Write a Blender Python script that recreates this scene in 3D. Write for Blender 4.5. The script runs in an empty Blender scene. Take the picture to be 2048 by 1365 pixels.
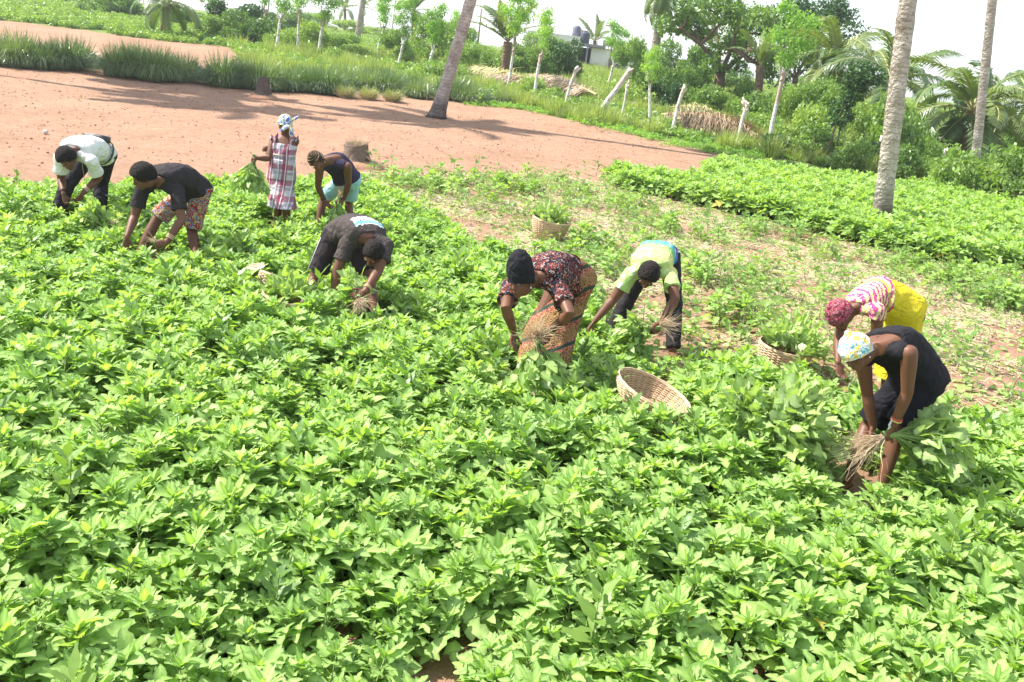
import bpy, bmesh, math, random
import numpy as np
from mathutils import Vector, Matrix, Euler, noise
# ---- camera model (shared by the camera object and by the measuring helpers) ----
import math, numpy as np
CAM_H=2.7; FPX=1800.0; PITCH=math.radians(17.9); ROLL=math.radians(7.0)
CF=np.array([0,math.cos(PITCH),-math.sin(PITCH)]); _u0=np.array([0,math.sin(PITCH),math.cos(PITCH)])
CR=math.cos(ROLL)*np.array([1.,0,0])+math.sin(ROLL)*_u0
CU=-math.sin(ROLL)*np.array([1.,0,0])+math.cos(ROLL)*_u0
CO=np.array([0,0,CAM_H])
def V3(*a): return np.array(a,float)
def ray(x,y):
    d=CF+CR*(x-1024)/FPX-CU*(y-682.5)/FPX
    return d/np.linalg.norm(d)
def terrain(x,y):
    t=np.maximum(0,np.asarray(y,float)-31)
    return 2.5*(1-np.exp(-t/55.0))
def onz(x,y,z=0.):
    d=ray(x,y); return CO+d*((z-CAM_H)/d[2])
def gp(x,y,h=0.):
    """where the line of sight through a photo point meets the terrain (raised by h)"""
    d=ray(x,y); a=1.0
    for i in range(4000):
        p=CO+d*a
        if p[2]<=terrain(p[0],p[1])+h: break
        a+=0.01+a*0.002
    return p
def aty(x,y,Y):
    d=ray(x,y); return CO+d*(Y/d[1])
def pix(p):
    q=np.asarray(p,float)-CO; k=FPX/(q@CF); return np.array([1024+k*(q@CR),682.5-k*(q@CU)])
def unit(v):
    v=np.asarray(v,float); return v/(np.linalg.norm(v)+1e-12)
def img(a,b,c):
    """a direction given as right, up, towards the viewer"""
    return unit(a*CR+b*CU-c*CF)
def sphere_hit(c,rad,x,y,near=True):
    d=ray(x,y); m=c-CO; t=m@d; q=rad*rad-(m@m-t*t)
    if q<0:
        p=CO+d*t; return c+unit(p-c)*rad
    return CO+d*(t-math.sqrt(q) if near else t+math.sqrt(q))
def two_bone(a,b,l1,l2,px,pole=None):
    ab=b-a; L=np.linalg.norm(ab)
    if L>=l1+l2-1e-3: return a+ab*(l1/(l1+l2))
    n=ab/L; x=(l1*l1-l2*l2+L*L)/(2*L); h=math.sqrt(max(0,l1*l1-x*x))
    e=unit(np.cross(n,V3(.3,.2,.9))); g=np.cross(n,e); best=None
    for i in range(72):
        t=i*math.pi/36; p=a+n*x+h*(math.cos(t)*e+math.sin(t)*g)
        c=np.linalg.norm(pix(p)-px)
        if pole is not None: c-=12*unit(p-a-n*x)@pole
        if best is None or c<best[0]: best=(c,p)
    return best[1]
def skeleton(d):
    s=d.get('s',1.0); J={}
    J['P']=P=onz(*d['P']); 
    J['N']=N=sphere_hit(P,.50*s,*d['N'],near=d.get('Nn',True))
    dep=(N-CO)@CF
    a,b=np.array(d['SL'],float),np.array(d['SR'],float)
    k=dep/FPX; dx,dy=(b-a)*k; w=d.get('sw',.35)*s; pl=math.hypot(dx,dy); dz=math.sqrt(max(0,w*w-pl*pl))*d.get('Rn',1)
    v=CR*dx-CU*dy-CF*dz; v=unit(v)*w
    m=(a+b)/2; r=ray(*m); M=CO+r*(((N-CO)@CF)/(r@CF))
    M=N+(M-N)*min(1,.12/(np.linalg.norm(M-N)+1e-9))
    J['SL']=M-v/2; J['SR']=M+v/2
    spine=unit(N-P); lat=unit(v-spine*(v@spine)); hl=d.get('hlat'); hl=lat if hl is None else unit(hl)
    J['lat']=lat; J['hlat']=hl; J['spine']=spine
    for q in 'LR':
        sg=-1 if q=='L' else 1
        S=J['S'+q]; W=onz(*d['W'+q]); mx=.535*s
        if np.linalg.norm(W-S)>mx:
            rr=ray(*d['W'+q][:2]); mm=S-CO; t=mm@rr; qq=mx*mx-(mm@mm-t*t)
            if qq<0: W2=S+unit(CO+rr*t-S)*mx
            else:
                c=[CO+rr*(t-math.sqrt(qq)),CO+rr*(t+math.sqrt(qq))]; W2=min(c,key=lambda p:np.linalg.norm(p-W))
            W=W2
        J['W'+q]=W; J['E'+q]=two_bone(S,W,.285*s,.255*s,np.array(d['E'+q]))
        J['T'+q]=W+unit(sphere_hit(W,.10*s,*d['T'+q],near=d.get('Tn'+q,True))-W)
        J['T'+q]=J['T'+q]-W  # hand direction
        H=P+hl*sg*.092*s-spine*.02; A=onz(*d['A'+q],.085)
        L=np.linalg.norm(A-H)
        if L>.90*s:
            J.setdefault('warn',[]).append((q,round(L,2)))
            # slide the ankle on the ground towards the hip
            hz=A.copy(); hd=H[:2]-A[:2]; dist=np.linalg.norm(hd); need=math.sqrt(max(1e-6,(.895*s)**2-(H[2]-A[2])**2)) if H[2]-A[2]<.895*s else 0
            A=A.copy(); A[:2]=H[:2]-hd/dist*min(dist,need) if dist>0 else H[:2]
        J['H'+q]=H; J['A'+q]=A; J['K'+q]=two_bone(H,A,.465*s,.44*s,np.array(d['K'+q]),J.get('fwd'))
    J['head']=sphere_hit(N,.20*s,*d['head'],near=d.get('hn',True))
    J['s']=s
    return J
PEOPLE={
'man_white':dict(s=1.05,P=(199,306,.92),N=(150,301),SL=(116,314),SR=(189,324),EL=(121,358),WL=(127,388,.5),TL=(133,412),ER=(196,358),WR=(165,388,.5),TR=(151,410),KL=(116,376),AL=(104,438),KR=(201,372),AR=(200,440),head=(134,318)),
'man_black':dict(s=1.05,P=(388,376,.86),N=(318,360),SL=(281,378),SR=(358,384),Rn=1,EL=(268,438),WL=(254,474,.42),TL=(250,496),ER=(375,440),WR=(335,483,.42),TR=(311,490),KL=(296,464),AL=(270,516),KR=(384,466),AR=(396,530),head=(286,354)),
'girl':dict(s=.92,P=(563,352,.82),N=(571,277),SL=(541,281),SR=(597,283),sw=.30,Rn=1,EL=(537,326),WL=(514,317,1.05),TL=(505,319),ER=(600,318),WR=(545,300,1.1),TR=(525,297),KL=(556,415),AL=(552,462),KR=(574,415),AR=(574,466),head=(569,243),hn=False),
'woman_navy':dict(s=1.0,P=(694,358,.84),N=(662,322),SL=(634,338),SR=(700,333),Rn=1,EL=(628,378),WL=(648,401,.55),TL=(664,419),ER=(711,366),WR=(688,398,.6),TR=(674,404),KL=(645,400),AL=(634,463),KR=(698,405),AR=(700,470),head=(634,324)),
'man_grey':dict(s=1.03,P=(686,468,.80),N=(738,474),SL=(688,486),SR=(779,492),Rn=-1,EL=(651,544),WL=(668,602,.46),TL=(668,640),ER=(760,556),WR=(730,583,.52),TR=(708,596),KL=(630,556),AL=(598,630),KR=(755,585),AR=(762,645),head=(746,508)),
'woman_wrap':dict(s=1.06,P=(1142,560,.94),N=(1078,552),SL=(1020,574),SR=(1116,576),sw=.36,Rn=1,EL=(1010,622),WL=(1027,662,.62),TL=(1025,700),ER=(1141,622),WR=(1100,664,.66),TR=(1080,680),KL=(1052,690),AL=(1038,772),KR=(1130,680),AR=(1106,778),head=(1041,562)),
'man_tiedye':dict(s=1.04,P=(1320,512,.92),N=(1300,534),SL=(1258,548),SR=(1344,548),Rn=1,EL=(1222,606),WL=(1187,646,.40),TL=(1172,664),ER=(1348,602),WR=(1322,648,.45),TR=(1306,660),KL=(1240,626),AL=(1212,676),KR=(1350,630),AR=(1350,702),head=(1296,552)),
'woman_yellow':dict(s=1.0,P=(1806,618,.92),N=(1716,610),SL=(1702,626),SR=(1742,624),Rn=1,EL=(1672,688),WL=(1676,725,.5),TL=(1681,748),ER=(1752,680),WR=(1730,720,.55),TR=(1715,740),KL=(1776,690),AL=(1770,778),KR=(1812,700),AR=(1806,790),head=(1680,632)),
'woman_front':dict(s=.98,P=(1836,752,.88),N=(1762,692),SL=(1742,722),SR=(1800,706),Rn=1,EL=(1735,788),WL=(1746,856,.42),TL=(1742,878),ER=(1819,784),WR=(1789,850,.45),TR=(1773,884),KL=(1730,862),AL=(1694,960),KR=(1776,905),AR=(1760,985),head=(1712,706)),
}
PI=math.pi
random.seed(7); RNG=np.random.default_rng(11)
SC=bpy.context.scene
COL=SC.collection
# ---- camera ----
cam=bpy.data.cameras.new('camera'); camo=bpy.data.objects.new('camera',cam); COL.objects.link(camo)
cam.sensor_width=36.0; cam.lens=36.0*FPX/2048.0; cam.clip_end=3000; cam.clip_start=.05
_m=Matrix((( CR[0],CU[0],-CF[0],CO[0]),(CR[1],CU[1],-CF[1],CO[1]),(CR[2],CU[2],-CF[2],CO[2]),(0,0,0,1)))
camo.matrix_world=_m; SC.camera=camo
# ---- sky and sun ----
SUN_EL=math.radians(50); SHAZ=math.radians(-9)
LIGHT=Vector((math.cos(SUN_EL)*math.cos(SHAZ),math.cos(SUN_EL)*math.sin(SHAZ),-math.sin(SUN_EL)))
W=bpy.data.worlds.new('World'); SC.world=W; W.use_nodes=True
wn=W.node_tree.nodes; bg=wn['Background']
sk=wn.new('ShaderNodeTexSky'); sk.sky_type='NISHITA'; sk.sun_disc=False
sk.sun_elevation=SUN_EL; sk.sun_rotation=math.atan2(-LIGHT.x,-LIGHT.y)
sk.air_density=1.0; sk.dust_density=1.2; sk.ozone_density=1.0; sk.altitude=30
_mx=wn.new('ShaderNodeMix'); _mx.data_type='RGBA'; _mx.blend_type='ADD'; _mx.inputs[0].default_value=1.0
_mx.inputs[7].default_value=(4.3,4.5,4.8,1)   # thin bright overcast veil over the blue, the same all round
W.node_tree.links.new(sk.outputs[0],_mx.inputs[6]); W.node_tree.links.new(_mx.outputs[2],bg.inputs[0]); bg.inputs[1].default_value=.075
sl=bpy.data.lights.new('sun','SUN'); sl.energy=5.0; sl.angle=math.radians(.6); sl.color=(1.0,.95,.87)
so=bpy.data.objects.new('sun',sl); COL.objects.link(so); so.rotation_euler=LIGHT.to_track_quat('-Z','Y').to_euler(); so.location=(-20,3,30)
SC.view_settings.view_transform='Standard'; SC.view_settings.look='None'
SC.view_settings.exposure=1.12; SC.view_settings.gamma=1; SC.view_settings.use_curve_mapping=False
SC.cycles.max_bounces=6; SC.cycles.transparent_max_bounces=4; SC.cycles.use_denoising=True
SC.cycles.diffuse_bounces=3; SC.cycles.transmission_bounces=4; SC.cycles.glossy_bounces=2
SC.cycles.caustics_reflective=False; SC.cycles.caustics_refractive=False

# ---- object helpers ----
def link(o,parent=None):
    COL.objects.link(o)
    if parent is not None: o.parent=parent
    return o
def tag(o,label=None,cat=None,group=None,kind=None):
    if label: o['label']=label
    if cat: o['category']=cat
    if group: o['group']=group
    if kind: o['kind']=kind
    return o
def empty(name,loc=(0,0,0),rz=0,label=None,cat=None,group=None):
    o=bpy.data.objects.new(name,None); o.empty_display_size=.1; link(o); o.location=Vector([float(v) for v in loc]); o.rotation_euler=(0,0,rz)
    return tag(o,label,cat,group)
def mobj(name,me,parent=None,mat=None,**k):
    o=bpy.data.objects.new(name,me)
    if mat is not None and len(me.materials)==0: me.materials.append(mat)
    link(o,parent); tag(o,**k); return o
def np_mesh(name,V,F,smooth=False,mats=(),midx=None,attr=None):
    """V (N,3) and F (M,k) arrays to a mesh, quickly"""
    V=np.ascontiguousarray(V,dtype=np.float32); F=np.ascontiguousarray(F,dtype=np.int32)
    me=bpy.data.meshes.new(name); me.vertices.add(len(V)); me.vertices.foreach_set('co',V.ravel())
    M,k=F.shape; me.loops.add(M*k); me.loops.foreach_set('vertex_index',F.ravel())
    me.polygons.add(M); me.polygons.foreach_set('loop_start',np.arange(0,M*k,k,dtype=np.int32))
    try: me.polygons.foreach_set('loop_total',np.full(M,k,dtype=np.int32))
    except Exception: pass
    if smooth: me.polygons.foreach_set('use_smooth',np.ones(M,dtype=bool))
    if midx is not None: me.polygons.foreach_set('material_index',np.asarray(midx,dtype=np.int32))
    for m in mats: me.materials.append(m)
    if attr is not None:
        for an,av in attr.items():
            at=me.attributes.new(an,'FLOAT','POINT'); at.data.foreach_set('value',np.asarray(av,dtype=np.float32))
    me.update(calc_edges=True); return me
class Geo:
    """collects rings, tubes and lumps and links them as one mesh"""
    def __init__(s): s.v=[]; s.f=[]; s.m=[]; s.mi=0; s.a=[]; s.av=0.0
    def add(s,vs,fs):
        o=len(s.v); s.v.extend([tuple(float(c) for c in p) for p in vs]); s.f.extend([tuple(i+o for i in f) for f in fs]); s.m.extend([s.mi]*len(fs)); s.a.extend([s.av]*len(vs))
    def loft(s,rings,caps=True,closed=False):
        n=len(rings[0]); vs=[p for r in rings for p in r]; fs=[]; m=len(rings)
        for i in range(m-1 if not closed else m):
            j=(i+1)%m
            for k in range(n): fs.append((i*n+k,i*n+(k+1)%n,j*n+(k+1)%n,j*n+k))
        if caps and not closed: fs.append(tuple(range(n-1,-1,-1))); fs.append(tuple((m-1)*n+k for k in range(n)))
        s.add(vs,fs)
    def tube(s,pts,radii,n=8,ends=False,caps=True,flat=1.0,flatdir=None):
        P=[np.asarray(p,float) for p in pts]; R=list(radii)
        T=[unit(P[min(i+1,len(P)-1)]-P[max(i-1,0)]) for i in range(len(P))]
        if flatdir is not None: up=np.asarray(flatdir,float)
        else:
            up=V3(0,0,1) if abs(T[0][2])<.9 else V3(1,0,0)
        rings=[]; a=unit(up-T[0]*(up@T[0]))
        if ends:
            h=R[0]; P=[P[0]-T[0]*h*c for c in (.95,.72,.35)]+P; T=[T[0]]*3+T; R=[h*.3,h*.7,h*.94]+R
            h=R[-1]; P=P+[P[-1]+T[-1]*h*c for c in (.35,.72,.95)]; T=T+[T[-1]]*3; R=R+[h*.94,h*.7,h*.3]
        for p,t,r in zip(P,T,R):
            a=unit(a-t*(a@t)); b=np.cross(t,a)
            rings.append([p+r*(math.cos(q)*b+flat*math.sin(q)*a) for q in [2*PI*k/n for k in range(n)]])
        s.loft(rings,caps)
    def lump(s,c,ax,n=12,m=8):
        """ellipsoid; ax = three half-axis vectors (rows)"""
        c=np.asarray(c,float); ax=np.asarray(ax,float); vs=[c+ax[2]]; fs=[]
        for i in range(1,m):
            t=PI*i/m
            for k in range(n):
                q=2*PI*k/n; vs.append(c+math.cos(t)*ax[2]+math.sin(t)*(math.cos(q)*ax[0]+math.sin(q)*ax[1]))
        vs.append(c-ax[2]); L=len(vs)-1
        for k in range(n): fs.append((0,1+k,1+(k+1)%n)); fs.append((L,L-n+(k+1)%n,L-n+k))
        for i in range(m-2):
            for k in range(n): a=1+i*n+k; b=1+i*n+(k+1)%n; fs.append((a,a+n,b+n,b))
        s.add(vs,fs)
    def box(s,lo,hi):
        x0,y0,z0=lo; x1,y1,z1=hi
        s.add([(x0,y0,z0),(x1,y0,z0),(x1,y1,z0),(x0,y1,z0),(x0,y0,z1),(x1,y0,z1),(x1,y1,z1),(x0,y1,z1)],
              [(0,3,2,1),(4,5,6,7),(0,1,5,4),(1,2,6,5),(2,3,7,6),(3,0,4,7)])
    def mesh(s,name,mats=(),smooth=True,origin=None,attr=None):
        me=bpy.data.meshes.new(name); V=s.v
        if origin is not None: V=[(a-origin[0],b-origin[1],c-origin[2]) for a,b,c in V]
        me.from_pydata(V,[],s.f)
        for m in mats: me.materials.append(m)
        if any(s.m): me.polygons.foreach_set('material_index',s.m)
        if smooth: me.polygons.foreach_set('use_smooth',[True]*len(s.f))
        if attr: at=me.attributes.new(attr,'FLOAT','POINT'); at.data.foreach_set('value',s.a)
        return me

def rootlet(g,p,d,L,r,rn,wig=.35,n=6):
    pts=[p]; rad=[r]
    for i in range(n):
        d=unit(d+rn.normal(0,wig,3)*.5); p=p+d*L/n; pts.append(p); rad.append(r*(1-.8*(i+1)/n))
    g.tube(pts,rad,3,caps=False)
# ---- material helpers ----
class N:
    def __init__(s,name):
        s.mat=bpy.data.materials.new(name); s.mat.use_nodes=True; s.t=s.mat.node_tree; s.t.nodes.clear()
        s.out=s.t.nodes.new('ShaderNodeOutputMaterial')
    def n(s,typ,ins=None,**pr):
        nd=s.t.nodes.new(typ)
        for k,v in pr.items(): setattr(nd,k,v)
        for k,v in (ins or {}).items():
            i=nd.inputs[k]
            if isinstance(v,bpy.types.NodeSocket): s.t.links.new(v,i)
            elif isinstance(v,(tuple,list)) and i.type=='RGBA' and len(v)==3: i.default_value=(*v,1)
            else: i.default_value=v
        return nd
    def math(s,op,a,b=0.0,c=None,clamp=False):
        d={0:a,1:b}
        if c is not None: d[2]=c
        nd=s.n('ShaderNodeMath',d,operation=op); nd.use_clamp=clamp; return nd.outputs[0]
    def obj(s): return s.n('ShaderNodeTexCoord').outputs['Object']
    def pos(s): return s.n('ShaderNodeNewGeometry').outputs['Position']
    def noise(s,vec,scale,detail=3,rough=.5,dist=0.):
        return s.n('ShaderNodeTexNoise',{'Vector':vec,'Scale':scale,'Detail':detail,'Roughness':rough,'Distortion':dist}).outputs['Fac']
    def vor(s,vec,scale,feature='F1',out='Distance'):
        return s.n('ShaderNodeTexVoronoi',{'Vector':vec,'Scale':scale},feature=feature).outputs[out]
    def ramp(s,fac,stops,interp='LINEAR'):
        nd=s.n('ShaderNodeValToRGB',{0:fac}); cr=nd.color_ramp; cr.interpolation=interp
        while len(cr.elements)<len(stops): cr.elements.new(.5)
        for e,(p,c) in zip(cr.elements,stops):
            e.position=p; e.color=(*c,1) if len(c)==3 else c
        return nd.outputs[0]
    def mix(s,f,a,b,blend='MIX'):
        nd=s.n('ShaderNodeMix',data_type='RGBA',blend_type=blend)
        for i,v in ((0,f),(6,a),(7,b)):
            if isinstance(v,bpy.types.NodeSocket): s.t.links.new(v,nd.inputs[i])
            else: nd.inputs[i].default_value=(*v,1) if isinstance(v,(tuple,list)) and len(v)==3 else v
        return nd.outputs[2]
    def step(s,v,lo,hi): return s.n('ShaderNodeMapRange',{0:v,1:lo,2:hi}).outputs[0]
    def bump(s,h,strength=.3,dist=.02):
        return s.n('ShaderNodeBump',{'Height':h,'Strength':strength,'Distance':dist}).outputs[0]
    def bsdf(s,col,rough=.7,spec=.3,bump=None,sheen=0,coat=0):
        d={'Base Color':col,'Roughness':rough,'Specular IOR Level':spec}
        if bump is not None: d['Normal']=bump
        p=s.n('ShaderNodeBsdfPrincipled',d)
        if sheen: p.inputs['Sheen Weight'].default_value=sheen
        return p.outputs[0]
    def done(s,sh): s.t.links.new(sh,s.out.inputs[0]); return s.mat
    def comb(s,x,y,z=0.0): return s.n('ShaderNodeCombineXYZ',{0:x,1:y,2:z}).outputs[0]
    def dot(s,v,ax,off=0.0,k=1.0):
        q=s.n('ShaderNodeVectorMath',{0:v,1:tuple(float(c) for c in ax)},operation='DOT_PRODUCT').outputs['Value']
        return s.math('MULTIPLY',s.math('SUBTRACT',q,off),k)
def plain(name,col,rough=.75,spec=.25,var=.12,scale=9,bs=.3,bd=.01,bscale=60):
    n=N(name); p=n.obj(); f=n.noise(p,scale,4)
    c=n.mix(f,tuple(v*(1-var) for v in col),tuple(min(1,v*(1+var)) for v in col))
    return n.done(n.bsdf(c,rough,spec,n.bump(n.noise(p,bscale,3),bs,bd)))
def leafmat(name,dark,mid,light,under,trans=.32,rough=.42,spec=.35,vein=True,transcol=None,yellow=None):
    """a leaf: object-random green, paler underside, light passing through"""
    n=N(name); oi=n.n('ShaderNodeObjectInfo').outputs['Random']; at=n.n('ShaderNodeAttribute',attribute_name='tone').outputs['Fac']
    p=n.pos(); f=n.math('ADD',n.math('MULTIPLY',oi,.45),n.math('MULTIPLY',n.noise(p,1.3,2),.35))
    f=n.math('ADD',f,n.math('MULTIPLY',at,.45))
    c=n.ramp(f,[(.12,dark),(.5,mid),(.95,light)])
    if vein:
        v=n.n('ShaderNodeAttribute',attribute_name='vein').outputs['Fac']; c=n.mix(n.math('MULTIPLY',v,.45),c,tuple(min(1,q*1.8+.03) for q in light))
    c=n.mix(n.step(at,1.2,1.3),c,(.46,.40,.09))
    bf=n.n('ShaderNodeNewGeometry').outputs['Backfacing']
    c2=n.mix(bf,c,n.mix(.55,c,under))
    s1=n.bsdf(c2,rough,spec,n.bump(n.noise(n.obj(),14,2),.25,.01))
    tc=n.mix(1.0,c,transcol or (1.6,1.7,.5),'MULTIPLY')
    s2=n.n('ShaderNodeBsdfTranslucent',{'Color':tc}).outputs[0]
    return n.done(n.n('ShaderNodeMixShader',{0:trans,1:s1,2:s2}).outputs[0])
M={}
M['leaf']=leafmat('crop_leaf',(.115,.22,.06),(.20,.33,.098),(.335,.45,.14),(.37,.46,.25),spec=.18,trans=.38)
M['leafcut']=leafmat('cut_leaf',(.12,.21,.05),(.20,.31,.085),(.31,.41,.14),(.50,.57,.40),trans=.32)
M['weed']=leafmat('weed_leaf',(.075,.15,.035),(.13,.24,.05),(.24,.34,.075),(.24,.32,.15),vein=False)
M['bush']=leafmat('bush_leaf',(.06,.12,.028),(.125,.225,.05),(.24,.35,.085),(.16,.24,.10),vein=False)
M['bushlight']=leafmat('light_bush_leaf',(.11,.20,.045),(.20,.32,.07),(.34,.43,.11),(.25,.34,.14),vein=False)
M['bushdark']=leafmat('dark_bush_leaf',(.025,.07,.02),(.05,.12,.032),(.10,.18,.05),(.10,.16,.07),vein=False,trans=.25)
M['moringa']=leafmat('feathery_leaf',(.13,.24,.05),(.20,.36,.07),(.32,.47,.11),(.2,.34,.12),vein=False,trans=.45)
M['grass']=leafmat('clump_grass_blade',(.055,.11,.04),(.115,.195,.07),(.30,.38,.17),(.14,.20,.10),vein=False,trans=.22,rough=.3,spec=.6)
M['fieldgrass']=leafmat('field_grass_blade',(.15,.23,.06),(.25,.34,.09),(.42,.44,.18),(.3,.34,.15),vein=False)
M['palmleaf']=leafmat('palm_leaflet',(.055,.11,.035),(.12,.19,.06),(.25,.30,.10),(.2,.24,.12),vein=False,trans=.3,rough=.35,spec=.5)
M['dryfrond']=leafmat('dry_palm_leaflet',(.20,.12,.07),(.34,.23,.14),(.48,.38,.22),(.4,.3,.2),vein=False,trans=.15,transcol=(1,1,.8))
M['greenfrond']=leafmat('yellowing_palm_leaflet',(.14,.15,.04),(.28,.25,.08),(.40,.36,.12),(.3,.3,.12),vein=False,trans=.2)
M['straw']=plain('straw',(.60,.50,.33),.8,.2,.3,30)
M['stem']=plain('green_stem',(.18,.27,.07),.6,.3,.25,20)
M['root']=plain('pale_root',(.60,.46,.31),.85,.15,.3,30)
M['twig']=plain('brown_twig',(.20,.13,.085),.9,.1,.3,20)
# ================= THE LAND =================
def poly_world(pts): return np.array([onz(x,y,z)[:2] for x,y,z in pts])
def inside(P,poly):
    x,y=P[:,0],P[:,1]; r=np.zeros(len(P),bool); n=len(poly); j=n-1
    for i in range(n):
        xi,yi=poly[i]; xj,yj=poly[j]
        c=((yi>y)!=(yj>y))&(x<(xj-xi)*(y-yi)/(yj-yi+1e-12)+xi); r^=c; j=i
    return r
FIELD=np.vstack([[[-11,2.0],[-11,11.2]],poly_world([(0,346,.36),(120,350,.36),(300,352,.36),(460,345,.36),(560,352,.36),(640,350,.36),(735,352,.36),(760,375,.3),(850,402,.3),(915,450,.3),(960,480,.3),(1050,500,.3),(1150,530,.3),(1195,560,.3),(1185,612,.2),(1215,650,.2),(1300,690,.25),(1400,694,.3),(1490,705,.3),(1600,738,.3),(1660,742,.3),(1760,800,.3),(1870,812,.3),(2048,815,.3),(2260,850,.3)]),[[9,2.0]]])
PLOT2=np.vstack([poly_world([(1208,362,0),(1241,383,0),(1374,408,0),(1469,432,0),(1573,453,0),(1759,501,0),(1895,528,0),(2048,545,0)]),[[14.5,15.2],[24,17],[24,24]],poly_world([(2048,405,.4),(1987,393,.4),(1821,352,.4),(1697,333,.4),(1573,323,.4),(1480,315,.4),(1419,316,.4),(1410,345,.4),(1310,338,.4),(1240,326,.4),(1206,334,.4)])])
SOIL=np.vstack([[[-30,26],[-30,38]],[gp(*p)[:2] for p in [(0,116),(200,130),(430,152),(650,170),(830,182),(960,192),(1030,212),(1130,238),(1400,300),(1500,322)]],[onz(*p)[:2] for p in [(1420,330),(1300,335),(1210,334),(1150,352),(900,352),(740,350)]],[[-4.5,13.2],[-7,11.0],[-11,10.6],[-30,10]]])
CASSAVA=np.vstack([[[-80,58]],[gp(*p)[:2] for p in [(-160,25),(0,42),(121,55),(303,82),(454,94),(560,100)]],[[-10,75],[-14,110],[-120,110]]])
PATH=np.vstack([[[-30,38]],[gp(*p)[:2] for p in [(-60,128),(0,126),(200,140),(400,158),(520,168)]],[gp(*p)[:2] for p in [(470,98),(454,94),(303,82),(121,55),(0,42),(-160,25)]],[[-75,58]]])
def make_ground():
    ys=np.concatenate([np.linspace(-4,46,200),np.linspace(46.5,130,120),np.geomspace(132,1400,40)])
    ux=np.linspace(-1,1,220); V=[];
    yy,uu=np.meshgrid(ys,ux,indexing='ij'); half=np.maximum(16,yy*1.15+6); xx=uu*half
    zz=terrain(xx,yy).copy()
    nz=np.array([noise.noise(Vector((a*.9,b*.9,0)))*.030+noise.noise(Vector((a*2.6,b*2.6,4)))*.016+noise.noise(Vector((a*.16,b*.16,9)))*.35*min(1,max(0,(b-44)/25)) for a,b in zip(xx.ravel(),yy.ravel())]).reshape(xx.shape)
    # old ploughed ridges run across the harvested strip and the bare plot
    rid=np.sin((yy*1.0+xx*.55)*2*PI/.75)*.012*(yy<34)
    zz=zz+nz+rid
    n,m=xx.shape; idx=np.arange(n*m).reshape(n,m)
    F=np.stack([idx[:-1,:-1],idx[:-1,1:],idx[1:,1:],idx[1:,:-1]],-1).reshape(-1,4)
    P=np.stack([xx.ravel(),yy.ravel()],1)
    veg=((~inside(P,SOIL))&(~inside(P,PATH))&(P[:,1]>30)).astype(float)
    me=np_mesh('ground',np.stack([xx.ravel(),yy.ravel(),zz.ravel()],1),F,True,attr={'veg':veg})
    n=N('red_soil'); p=n.pos()
    big=n.noise(p,.35,4,.6); mid=n.noise(p,3.2,5,.6); fine=n.noise(p,45,4,.7)
    f=n.math('ADD',n.math('MULTIPLY',big,.45),n.math('MULTIPLY',mid,.55))
    c=n.ramp(f,[(.30,(.26,.145,.088)),(.46,(.35,.215,.140)),(.60,(.40,.258,.172)),(.8,(.46,.315,.222))])
    f2=n.noise(p,13,6,.75); c=n.mix(n.math('MULTIPLY',n.step(f2,.50,.36),.55),c,(.20,.105,.07))  # shading of small bumps put into the colour: darker in the noise hollows
    c=n.mix(n.step(fine,.42,.62),n.mix(.30,c,(.22,.125,.085)),c)
    spk=n.step(n.vor(p,9),.10,.05); c=n.mix(n.math('MULTIPLY',spk,.6),c,(.17,.085,.055))
    vg=n.n('ShaderNodeAttribute',attribute_name='veg').outputs['Fac']
    g=n.ramp(n.noise(p,1.7,6,.7),[(.3,(.07,.11,.03)),(.5,(.14,.21,.05)),(.68,(.24,.25,.09)),(.85,(.33,.22,.13))])
    c=n.mix(vg,c,g)
    prints=n.vor(p,2.6); h=n.math('ADD',n.math('ADD',n.math('MULTIPLY',mid,1.0),n.math('MULTIPLY',fine,.35)),n.math('ADD',n.math('MULTIPLY',prints,.5),n.math('MULTIPLY',f2,.8)))
    mat=n.done(n.bsdf(c,.95,.1,n.bump(h,.9,.05)))
    mobj('ground',me,None,mat,kind='structure'); return
make_ground()
# small clods and stones lying loose on the bare plot
def clods(name,n,poly,lo,hi,smin,smax,mat,seed):
    r=np.random.default_rng(seed); P=r.uniform(lo,hi,(n*3,2)); P=P[inside(P,poly)][:n]; k=len(P)
    base=np.array([[1,0,0],[-1,0,0],[0,1,0],[0,-1,0],[0,0,.8],[0,0,-.4]],float); fc=np.array([[4,0,2],[4,2,1],[4,1,3],[4,3,0],[5,2,0],[5,1,2],[5,3,1],[5,0,3]])
    s=r.uniform(smin,smax,k)*r.uniform(.4,1,k); a=r.uniform(0,2*PI,k); V=base[None]*s[:,None,None]*r.uniform(.6,1.35,(k,6,3))
    ca,sa=np.cos(a)[:,None],np.sin(a)[:,None]; X=V[...,0]*ca-V[...,1]*sa; Y=V[...,0]*sa+V[...,1]*ca
    Z=V[...,2]+terrain(P[:,0],P[:,1])[:,None]+.006
    V=np.stack([X+P[:,0:1],Y+P[:,1:2],Z],-1).reshape(-1,3); F=(fc[None]+(np.arange(k)*6)[:,None,None]).reshape(-1,3)
    mobj(name,np_mesh(name,V,F),None,mat,kind='stuff',label='small clods of red earth lying loose on the bare plot',cat='clods')
clods('soil_clods',9000,SOIL,(-24,11),(8,36),.008,.034,plain('clod',(.27,.145,.09),.95,.1,.3),3)

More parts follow.
